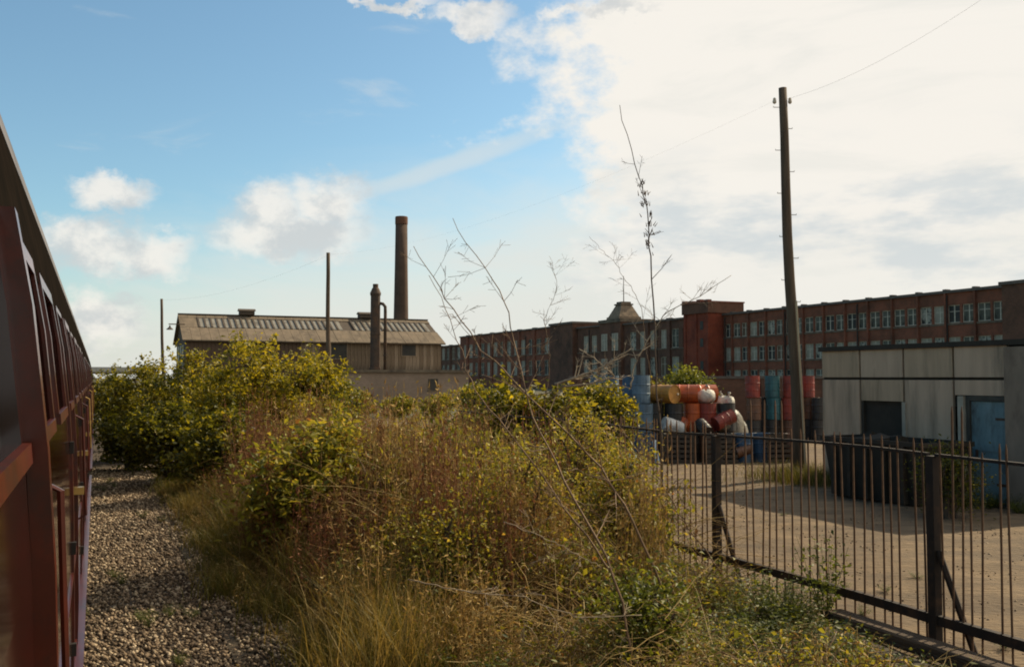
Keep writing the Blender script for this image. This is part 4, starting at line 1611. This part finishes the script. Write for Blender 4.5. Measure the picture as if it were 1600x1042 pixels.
def weed_variant(seed, n=420):
    r = np.random.default_rng(200 + seed)
    ns = 16
    K = 4
    t = np.linspace(0, 1, K)
    a = r.uniform(0, 6.28, ns)
    p = np.zeros((ns, K, 3))
    reach = r.uniform(.1, .45, ns)
    p[..., 0] = np.cos(a)[:, None] * reach[:, None] * t
    p[..., 1] = np.sin(a)[:, None] * reach[:, None] * t
    p[..., 2] = r.uniform(.5, 1.0, ns)[:, None] * t
    rad = np.repeat((.005 * (1 - .6 * t))[None], ns, 0)
    sv, sf = stem_arrays(p, rad)
    sm = np_mesh('stems', sv, sf, np.full(len(sf), .3))
    sm.materials.append(M_green)
    ci = r.integers(0, ns, n)
    ti = r.uniform(.1, 1, n) * (K - 1)
    i0 = np.clip(ti.astype(int), 0, K - 2)
    fr = (ti - i0)[:, None]
    P = p[ci, i0] * (1 - fr) + p[ci, i0 + 1] * fr + r.normal(0, .06, (n, 3))
    P[:, 2] = np.maximum(P[:, 2], .02)
    lv, lf = leaf_arrays(P, r.uniform(.03, .075, n), up=.5, width=.5)
    lm = np_mesh('leaves', lv, lf, np.repeat(np.clip(r.normal(.5, .25, n), 0, 1), 2))
    lm.materials.append(M_green)
    return sm, lm


WE = [weed_variant(s) for s in range(4)]


def weed(l, f, h, label, group, wide=.8):
    sm, lm = random.choice(WE)
    o = empty('weed_plant', LF(l, f, .05), random.uniform(0, 6.28), label, 'weed', group)
    o.scale = (wide, wide, h)
    link('stems', sm, None, o)['kind'] = 'stuff'
    link('leaves', lm, None, o)['kind'] = 'stuff'


# --- brambles and weeds over the verge
f = 3.2
while f < 23.5:
    l = 1.95 + random.uniform(-.1, .2)
    while l < 6.75:
        ll, ff = l + random.uniform(-.25, .25), f + random.uniform(-.35, .35)
        h = float(hmap(np.array(ll), np.array(ff))) * random.uniform(.82, 1.12)
        u = random.random()
        zone = 'at the bottom of the picture' if ff < 7 else ('in the middle of the bank' if ff < 12 else 'at the back of the bank')
        zone2 = 'near the gravel' if ll < 3.4 else ('along the middle' if ll < 5 else 'near the iron fence')
        blab = f'leafy bramble bush {zone}, {zone2}'
        red = (ff > 10.8 and ll < 4.1)
        dry = (4.6 < ff < 8.0 and 2.4 < ll < 4.4)
        if ff < 7.6 and ll > 6.1:
            l += .78
            continue
        if ll < 2.25:
            stalks(ll, ff, max(.32, h * .9), 'tawny dry grass and weeds fringing the gravel strip', 'dry weeds fringing the gravel', .9)
        elif h < .45:
            weed(ll, ff, random.uniform(.3, .55), 'low green weed plant at the foot of the iron fence', 'green weeds below the fence', 1.0)
        elif red and u < .5:
            stalks(ll, ff, h * random.uniform(.7, 1.25), 'clump of upright rust-red dead stalks in front of the shrubs', 'rust-red dead stalks on the bank', 1.15, straw=random.random() < .25)
        elif dry and u < .6:
            stalks(ll, ff, h * 1.05, 'clump of straw-brown dead stems at the bottom centre', 'straw-brown dead stems', 1.1)
            bramble(ll, ff, .6, h * .8, blab, 'bramble bushes ' + zone + ' ' + zone2)
        else:
            bramble(ll, ff, random.uniform(.5, .8), h * random.uniform(.75, 1.1), blab, 'bramble bushes ' + zone + ' ' + zone2)
            if u > (.55 if ll < 3.6 else .68):
                stalks(ll, ff, h * 1.15, f'thin dry stalks {zone}, {zone2}', 'dry stalks ' + zone + ' ' + zone2, 1.0, straw=random.random() < .75)
        l += .78
    f += .80

# --- grass everywhere on the verge
def grass_stuff():
    n = 60000
    f = 2.5 + (rng.random(n) ** 1.2) * 26
    l0 = np.where(f < 10.5, 1.8, 1.4)
    l = l0 + (6.95 - l0) * rng.random(n)
    bare = (f < 7.6) & (l > 6.2) & (rng.random(n) < .85)
    l, f = l[~bare], f[~bare]
    n = len(l)
    hm = hmap(l, f)
    h = rng.uniform(.10, .45, n) * (.55 + .5 * np.clip(hm, 0, 1.3))
    h *= np.where(l < 1.7, .7, 1)
    B = np.stack([N2[0] * l + T2[0] * f, N2[1] * l + T2[1] * f, np.full(n, .03)], 1)
    V, F, k = blade_arrays(B, h, h * rng.uniform(.1, .8, n), rng.uniform(.003, .0065, n))
    pt = .5 + .5 * np.sin(l * 1.7 + f * .6) * np.sin(f * .9)
    tint = np.clip(rng.beta(2, 2, n) * .75 + pt * .3 - .03, 0, 1)
    o = link('grass_cover', np_mesh('grass_cover', V, F, np.repeat(tint, k)), M_grass)
    o['kind'] = 'stuff'
    tag(o, 'rough olive and straw grass under the brambles', 'grass')


grass_stuff()


def tuft(loc, n, spread, h, label, group, dry=0.5, name='grass_tuft'):
    B = np.zeros((n, 3))
    B[:, :2] = rng.normal(0, spread, (n, 2))
    hh = rng.uniform(.5, 1.0, n) * h
    V, F, k = blade_arrays(B, hh, hh * rng.uniform(.1, .85, n), rng.uniform(.003, .007, n))
    o = link(name, np_mesh(name, V, F, np.repeat(np.clip(rng.normal(dry, .2, n), 0, 1), k)), M_grass)
    o.location = loc
    tag(o, label, 'grass', group)


for i in range(26):
    f = 5 + i * .75 + random.uniform(-.2, .2)
    tuft(LF((1.95 if f < 10.5 else 1.62) + random.uniform(-.12, .3), f, .02), 330, .17, random.uniform(.28, .6), 'straw-coloured grass tuft at the edge of the gravel', 'straw grass tufts by the gravel', random.choice([.2, .35, .55, .7]))
for (px, d, n, s, h, lab) in ((1243, 24.0, 1600, .6, .6, 'green grass clump round the foot of the tall pole'), (1268, 23.6, 900, .45, .5, 'green grass clump right of the tall pole foot')):
    tuft((gp_(px, d), d, .03), n, s, h, lab, 'grass at the pole foot', .28)
for i in range(9):
    f = 7.6 + i * .5
    weed(6.75 + random.uniform(-.25, .12), f, random.uniform(.2, .36), 'low green weed plant at the foot of the iron fence', 'green weeds below the fence', .7)
for i in range(52):
    wf = random.uniform(4.2, 9.4)
    weed(random.uniform(4.6, 6.05 if wf < 7.6 else 6.6), wf, random.uniform(.3, .6), 'low green weed plant at the foot of the iron fence', 'green weeds below the fence', 1.0)
pw = at(1300, 930, 9.7)
weed(6.95, 7.9, .95, 'taller bright green weed growing against the fence bottom rail', 'green weeds below the fence', 1.0)

def tangle():
    n = 8000
    K = 5
    f = 3.2 + (rng.random(n) ** 1.15) * 17
    l = rng.uniform(1.9, 6.6, n)
    h = hmap(l, f)
    z = h * rng.uniform(.35, .98, n)
    a = rng.uniform(0, 6.28, n)
    ln = rng.uniform(.3, .95, n) * np.clip(h, .35, 1.1) * np.where(rng.random(n) < .22, 1.7, 1)
    t = np.linspace(0, 1, K)
    P = np.zeros((n, K, 3))
    up = np.clip(rng.normal(.3, .45, n), -.6, .75)
    P[..., 0] = (N2[0] * l + T2[0] * f)[:, None] + (np.cos(a) * ln)[:, None] * t
    P[..., 1] = (N2[1] * l + T2[1] * f)[:, None] + (np.sin(a) * ln)[:, None] * t
    P[..., 2] = z[:, None] + (up * ln)[:, None] * t - (ln * rng.uniform(.1, .5, n))[:, None] * t * t
    P += rng.normal(0, .012, P.shape)
    P[..., 2] = np.maximum(P[..., 2], .04)
    rad = rng.uniform(.002, .0052, n)[:, None] * (1 - .65 * t)[None]
    V, F = stem_arrays(P, rad)
    o = link('dry_stem_tangle', np_mesh('dry_stem_tangle', V, F, np.repeat(rng.random(n), (K - 1) * 6)), M_straw)
    o['kind'] = 'stuff'
    tag(o, 'criss-crossing thin straw-coloured stems all through the brambles', 'dry stems')


tangle()

# pale reed-like grass behind the brambles
for i in range(14):
    d = random.uniform(21, 25)
    px = random.uniform(620, 740)
    tuft((gp_(px, d), d, .05), 420, .35, random.uniform(1.5, 1.95), 'tall pale green reed clump behind the brambles', 'pale reeds behind the brambles', .45)


# --- leafy shrubs
def shrub(name, loc, lumps, n_leaf, leaf, label, group, m=M_shrub, seed=0, trunk_h=1.2, bias=0.0):
    """lumps: list of (x,y,z,rx,ry,rz); crown leaves lie in shells of small clumps"""
    r = np.random.default_rng(seed + 500)
    o = empty(name, loc, 0, label, 'tree' if name.endswith('tree') else 'shrub', group)
    vol = np.array([a[3] * a[4] * a[5] for a in lumps]) ** .67
    cnt = (vol / vol.sum() * n_leaf).astype(int)
    Ps, tints = [], []
    for (x, y, z, rx, ry, rz), c in zip(lumps, cnt):
        nc = max(10, c // 70)
        d = unit(r.normal(size=(nc, 3)))
        cc = d * (r.uniform(.45, 1.08, nc) ** .5)[:, None] * np.array([rx, ry, rz]) + np.array([x, y, z])
        ci = r.integers(0, nc, c)
        rad = r.uniform(.07, .27, nc)
        q = r.normal(size=(c, 3)) * rad[ci][:, None] * np.array([1, 1, .7])
        P = cc[ci] + q
        ct = r.normal(.0, .16, nc)
        Ps.append(P)
        tints.append(np.clip(r.beta(2, 2, c) * .8 + .1 + ct[ci] + bias, 0, 1))
    big = max(a[3] for a in lumps)
    nsh = 34
    for k in range(nsh):
        x, y, z, rx, ry, rz = lumps[r.integers(0, len(lumps))]
        d = unit(r.normal(size=3) * np.array([1, 1, .5]) + np.array([0, 0, .55]))
        p0 = np.array([x, y, z]) + d * np.array([rx, ry, rz]) * .9
        d2 = unit(d + np.array([0, 0, .7]) + r.normal(0, .25, 3))
        ln = r.uniform(.25, .6) * (.4 + .5 * big)
        t = r.random(16)
        Ps.append(p0 + d2 * (t * ln)[:, None] + r.normal(0, .035, (16, 3)) * (.4 + .6 * big))
        tints.append(np.clip(r.beta(2, 2, 16) * .6 + .3 + bias, 0, 1))
    P = np.concatenate(Ps)
    tn = np.concatenate(tints)
    ok = P[:, 2] > .05
    P, tn = P[ok], tn[ok]
    lv, lf = leaf_arrays(P, r.uniform(leaf * .45, leaf * 1.5, len(P)), up=.4, width=.5, droop=.15)
    link('crown', np_mesh('crown', lv, lf, np.repeat(tn, 2)), m, o)
    # trunk and limbs reaching into the lumps
    tm = MB()
    for (x, y, z, rx, ry, rz) in lumps:
        mid = Vector((x * .4, y * .4, min(trunk_h, z * .6)))
        tm.tube([(r.normal(0, .06), r.normal(0, .06), -.05), mid, (x, y, z), (x + rx * .3, y, z + rz * .6)], [.055, .045, .025, .01], 6)
        for q in range(4):
            d = unit(r.normal(size=3))
            tm.tube([(x, y, z), (x + d[0] * rx * .5, y + d[1] * ry * .5, z + abs(d[2]) * rz * .5), (x + d[0] * rx * .95, y + d[1] * ry * .95, z + abs(d[2]) * rz * .95)], [.02, .013, .006], 5)
    tm.build('trunk', M_bark, o)
    return o


def shrub_px(px, depth, top_py, halfw_px, label, group, n, seed, leaf=.11, m=M_shrub, lum=5, bias=0.0, name='leafy_shrub'):
    top = at(px, top_py, depth).z
    hw = halfw_px * depth / FPX
    r = random.Random(seed)
    lumps = [(0, 0, top * .50, hw * .75, hw * .7, top * .42)]
    for i in range(lum):
        a = 6.28 * i / lum + r.uniform(-.4, .4)
        q = r.uniform(.4, .62)
        lumps.append((math.cos(a) * hw * q, math.sin(a) * hw * q * .8, top * r.uniform(.35, .74), hw * r.uniform(.35, .52), hw * r.uniform(.35, .5), top * r.uniform(.18, .28)))
    lumps.append((r.uniform(-.15, .15) * hw, 0, top * .80, hw * .42, hw * .4, top * .19))
    return shrub(name, (gp_(px, depth), depth, 0), lumps, n, leaf, label, group, m, seed, bias=bias)


grp = 'leafy shrubs along the left of the bank'
shrub_px(395, 24.5, 528, 112, 'biggest yellow-green shrub, its top overlapping the shed roof', grp, 15000, 1, bias=.26)
shrub_px(305, 27.0, 545, 95, 'shrub just left of the biggest shrub, under the shed gable', grp, 11000, 2, bias=.16)
shrub_px(225, 30.0, 562, 80, 'dark shrub next to the train, tip below the farthest pole', grp, 9000, 3, bias=.08)
shrub_px(170, 34.0, 578, 60, 'leftmost dark shrub touching the train', grp, 6500, 4)
shrub_px(478, 25.5, 552, 58, 'small yellow-green shrub on the right shoulder of the biggest shrub', grp, 6500, 5, bias=.24)
shrub_px(270, 22.6, 630, 75, 'low dark shrub at the far end of the gravel strip', grp, 7000, 6, bias=-.1)
shrub_px(205, 26.5, 650, 48, 'low dark bush where the gravel meets the train', grp, 5000, 7, bias=-.1)
shrub_px(355, 20.5, 640, 70, 'dark shaded shrub below the biggest shrub', grp, 6500, 8, bias=-.05)
shrub_px(530, 29, 590, 42, 'small green shrub at the foot of the pole before the shed', grp, 3500, 9)
grp = 'green bushes behind the brambles'
shrub_px(800, 19.0, 592, 60, 'yellow-green bush below the dead branches, centre', grp, 6000, 11, bias=.1)
shrub_px(745, 26.0, 604, 45, 'low green bush left of the dead branches', grp, 3500, 12)
shrub_px(945, 24.0, 592, 45, 'green bush just left of the blue drums', grp, 4500, 13, bias=.05)
shrub_px(880, 18.5, 606, 55, 'green bush in front of the mill, between dead branches and drums', grp, 5000, 14, bias=.08)
shrub_px(1078, 42.0, 569, 52, 'round bright green bush behind the orange drums', grp, 9000, 15, m=M_green, leaf=.13, bias=.1)
shrub_px(1020, 40.0, 590, 40, 'low green bush left of the round bush behind the drums', grp, 3500, 16)
# shade-casting bush beside the gravel
shrub('leafy_shrub', LF(2.55, 12.9, 0), [(0, 0, .8, .55, .9, .7), (.1, .5, 1.35, .5, .55, .5), (-.05, -.45, 1.2, .5, .55, .5), (.3, 0, 1.5, .5, .6, .4)], 10500, .088,
      'dull olive bush leaning over the gravel and shading it', 'leafy shrubs along the left of the bank', M_leaf, 31)
for i in range(13):
    stalks(2.35 + random.uniform(0, .75), 11.9 + i * .17, random.uniform(1.0, 1.95), 'clump of upright rust-red dead stalks shading the gravel', 'tall rust stalks beside the gravel', 1.05, straw=i % 4 == 0)


shrub_px(1478, 17.6, 705, 42, 'dark low bush right of the black skip', 'green bushes behind the brambles', 3600, 51, leaf=.06, bias=-.25, lum=6)
for i in range(22):
    weed(random.uniform(-.2, 1.7), random.uniform(6.5, 26), random.uniform(.08, .2), 'small weed sprouting in the ballast beside the train', 'small weeds in the ballast', .35)
for i, (px, d, ty, hw) in enumerate([(556, 58, 612, 32), (622, 62, 622, 30), (684, 60, 618, 34), (740, 66, 606, 30)]):
    shrub_px(px, d, ty, hw, f'low scrubby bush {ORD[i]} from the left at the foot of the brick outbuilding', 'scrub before the brick outbuilding', 2600, 60 + i, leaf=.2, lum=6, m=M_leaf)
for i in range(26):
    stalks(random.uniform(2.6, 5.6), random.uniform(8.5, 15), random.uniform(1.5, 2.1), 'wispy upright dry stalks rising out of the leafy brambles', 'wispy stalks in the brambles', .5, straw=i % 2 == 0)
for i in range(12):
    stalks(2.5 + random.uniform(0, 1.6), 12.5 + i * .55, random.uniform(1.9, 2.3), 'wispy tall rust-brown stalks standing above the rest', 'wispy tall rust stalks', .6, straw=i % 3 == 0)
for i in range(26):
    wp = C0 + LF(random.uniform(-.5, -.1), random.uniform(-.3, 5.4))
    wl, wf = wp.x * N2[0] + wp.y * N2[1], wp.x * T2[0] + wp.y * T2[1]
    weed(wl, wf, random.uniform(.12, .35), 'small weed along the foot of the concrete building', 'weeds along the concrete building', .5)
for i in range(24):
    weed(random.uniform(7.4, 12), random.uniform(4, 20), random.uniform(.05, .13), 'tiny weed sprouting on the open dirt yard', 'tiny weeds in the yard', .35)
for i in range(44):
    ff = random.uniform(7.5, 19)
    tuft(LF(random.uniform(2.05, 2.8), ff, .04), 300, .2, random.uniform(.6, 1.15), 'taller olive and straw grass clump between the gravel and the stalks', 'tall grass clumps behind the gravel edge', random.choice([.2, .4, .55, .7]))
for i in range(12):
    stalks(random.uniform(2.2, 3.0), random.uniform(7, 18), random.uniform(.8, 1.2), 'wispy short rust stalks between the gravel grass and the brambles', 'short rust stalks behind the gravel grass', .8, straw=i % 3 == 0)
grp = 'yellow-green bushes standing in the brambles'
shrub_px(905, 13.2, 628, 75, 'yellow-green bush behind the long arching stems', grp, 6000, 41, leaf=.052, bias=.08, lum=6, m=M_leaf)
shrub_px(975, 11.6, 700, 60, 'yellow-green bush in front of the fence, left of its first bars', grp, 4600, 42, leaf=.05, bias=.10, lum=6, m=M_leaf)
shrub_px(590, 14.5, 705, 60, 'fresh green bush among the rust-red stalks', grp, 3600, 43, leaf=.065, bias=.05, m=M_green, lum=6)
shrub_px(820, 10.6, 690, 78, 'light yellow-green bush in the centre, left of the crossing stems', grp, 5600, 46, leaf=.046, bias=.08, lum=7, m=M_leaf)
shrub_px(700, 9.5, 790, 75, 'olive bush in the centre of the foreground', grp, 4400, 44, leaf=.042, bias=.0, lum=6, m=M_leaf)
shrub_px(1010, 7.9, 905, 70, 'fresh green bush at the bottom, right of the crossing stems', grp, 3000, 45, leaf=.05, m=M_green, bias=.1, lum=6)


# --- bare stems
def bare_stem(name, pts, r0, r1, label, twigs=10, tl=.5, m=None, heads=0, cat='stem', seed=0, up=.5, tw_mul=1.8):
    r = random.Random(seed)
    twigs = int(twigs * tw_mul)
    r0 *= .66
    base = pts[0]
    P = [p - base for p in pts]
    # smooth and jitter the path
    Q = []
    n = 26
    arr = np.array([[*p] for p in P])
    tt = np.linspace(0, 1, len(P))
    for i in range(n + 1):
        t = i / n
        q = Vector([np.interp(t, tt, arr[:, k]) for k in range(3)])
        q += Vector((r.gauss(0, .012), r.gauss(0, .012), 0))
        Q.append(q)
    o = empty(name, base, 0, label, cat, 'bare stems rising from the brambles')
    m = m or M_twig
    rad = [r0 + (r1 - r0) * (i / n) ** .8 for i in range(n + 1)]
    MB().tube(Q, rad, 6).build('main_stem', m, o, True)
    for k in range(twigs):
        i = r.randint(int(n * .25), n - 2)
        d = (Q[i + 1] - Q[i]).normalized()
        side = Vector((r.gauss(0, 1), r.gauss(0, 1), r.gauss(0, .5))).normalized()
        dr = (d * up + side * .8).normalized()
        ln = tl * r.uniform(.4, 1.2) * (1 - .4 * i / n)
        a = Q[i]
        b = a + dr * ln * .5
        c = b + (dr + Vector((0, 0, r.uniform(-.1, .35)))).normalized() * ln * .5
        w = MB().tube([a, b, c], [rad[i] * .55, rad[i] * .4, .002], 5)
        for q in range(5):
            s = a.lerp(c, r.uniform(.4, .95))
            e = s + (dr + Vector((r.gauss(0, .7), r.gauss(0, .7), r.gauss(0, .5)))).normalized() * ln * .3
            w.tube([s, e], [rad[i] * .3, .0015], 4)
        w.build('twig', m, o)
    if heads:
        hd = MB()
        for k in range(heads):
            i = r.uniform(.52, .80) * n
            q = Q[int(i)]
            c = q + Vector((r.gauss(0, .03), r.gauss(0, .03), r.gauss(0, .02)))
            hd.tube([c, c + Vector((r.gauss(0, .03), r.gauss(0, .03), r.uniform(.03, .08)))], [.007, .002], 5)
        hd.build('seed_heads', m, o)['kind'] = 'stuff'
    return o


M_twig = mat('twig_bark', (.24, .15, .08), (.15, .095, .055), 12, .8)
M_twigp = mat('pale_dead_wood', (.36, .28, .18), (.24, .18, .12), 9, .85)
M_twigd = mat('dark_twig', (.13, .09, .06), (.08, .055, .04), 9, .85)
bare_stem('tall_bare_stem', [at(1040, 885, 12.0), at(1034, 700, 12.0), at(1024, 560, 12.0), at(1016, 400, 12.0), at(1012, 330, 12.0), at(994, 265, 11.9), at(966, 165, 11.9)], .024, .004,
          'tallest bare upright stem with dark seed heads beside the fence', 6, .4, M_twigd, 70, seed=1, tw_mul=1.0)
bare_stem('arching_bare_stem', [at(1050, 960, 8.2), at(985, 800, 8.2), at(930, 720, 8.3), at(800, 590, 8.6), at(740, 530, 8.8), at(690, 455, 9.0), at(650, 385, 9.2)], .020, .003,
          'long bare stem arching from the fence corner up to the left', 14, .5, seed=2)
bare_stem('arching_bare_stem', [at(1000, 1060, 7.4), at(955, 890, 7.5), at(890, 760, 7.7), at(830, 650, 8.0), at(800, 500, 8.3), at(765, 425, 8.5), at(704, 342, 8.8)], .019, .0025,
          'second bare stem leaning left with its tip right of the chimney', 13, .5, seed=3)
bare_stem('arching_bare_stem', [at(960, 900, 7.9), at(880, 790, 8.0), at(800, 680, 8.1), at(735, 600, 8.3), at(712, 520, 8.4), at(672, 430, 8.6)], .014, .0025,
          'thin bare stem close beside the long arching one', 10, .4, seed=4)
bare_stem('bare_sapling', [at(1130, 900, 11.0), at(1080, 830, 11.0), at(1030, 750, 11.0), at(985, 690, 11.0), at(950, 640, 11.1)], .016, .003,
          'crooked bare sapling crossing in front of the drums', 9, .45, seed=5)
bare_stem('bare_sapling', [at(985, 605, 22.0), at(992, 570, 22.0), at(1012, 530, 22.0), at(1040, 488, 22.0), at(1090, 465, 22.0), at(1142, 430, 22.0)], .035, .006,
          'pale bare sapling reaching up right in front of the mill', 12, .8, M_twigp, seed=6)
bare_stem('bare_sapling', [at(850, 640, 15.0), at(860, 560, 15.0), at(850, 500, 15.0), at(872, 450, 15.0), at(860, 400, 15.2)], .012, .002,
          'faint upright twiggy sapling before the left wing of the mill', 12, .5, seed=7)
bare_stem('bare_sapling', [at(1020, 620, 13.0), at(1000, 470, 13.0), at(960, 410, 13.1), at(920, 370, 13.2)], .008, .002,
          'thin side shoot leaning left beside the tallest stem', 7, .45, seed=8)
# pale dead boughs lying on the bushes
bare_stem('dead_bough', [at(868, 600, 17.5), at(905, 588, 17.4), at(940, 574, 17.4), at(985, 545, 17.3)], .045, .012,
          'pale dead bough lying slantwise on the bushes before the mill', 8, .6, M_twigp, cat='branch', seed=9, up=.9)
bare_stem('dead_bough', [at(880, 604, 17.9), at(920, 600, 17.8), at(960, 588, 17.8), at(930, 560, 17.9), at(905, 545, 18.0)], .035, .010,
          'crooked pale dead bough hooked over the slanting one', 8, .6, M_twigp, cat='branch', seed=10, up=.6)
# low lying stems in the foreground
bare_stem('dead_bough', [at(640, 905, 6.9), at(730, 925, 6.8), at(820, 932, 6.8), at(900, 965, 6.8), at(1000, 960, 6.9)], .007, .003,
          'thin pale dead branch lying across the foreground weeds', 8, .4, M_twigp, cat='branch', seed=11)
bare_stem('dead_bough', [at(790, 815, 7.4), at(870, 850, 7.4), at(940, 885, 7.4)], .007, .003,
          'short pale dead branch slanting down in the centre foreground', 6, .35, M_twigp, cat='branch', seed=12)
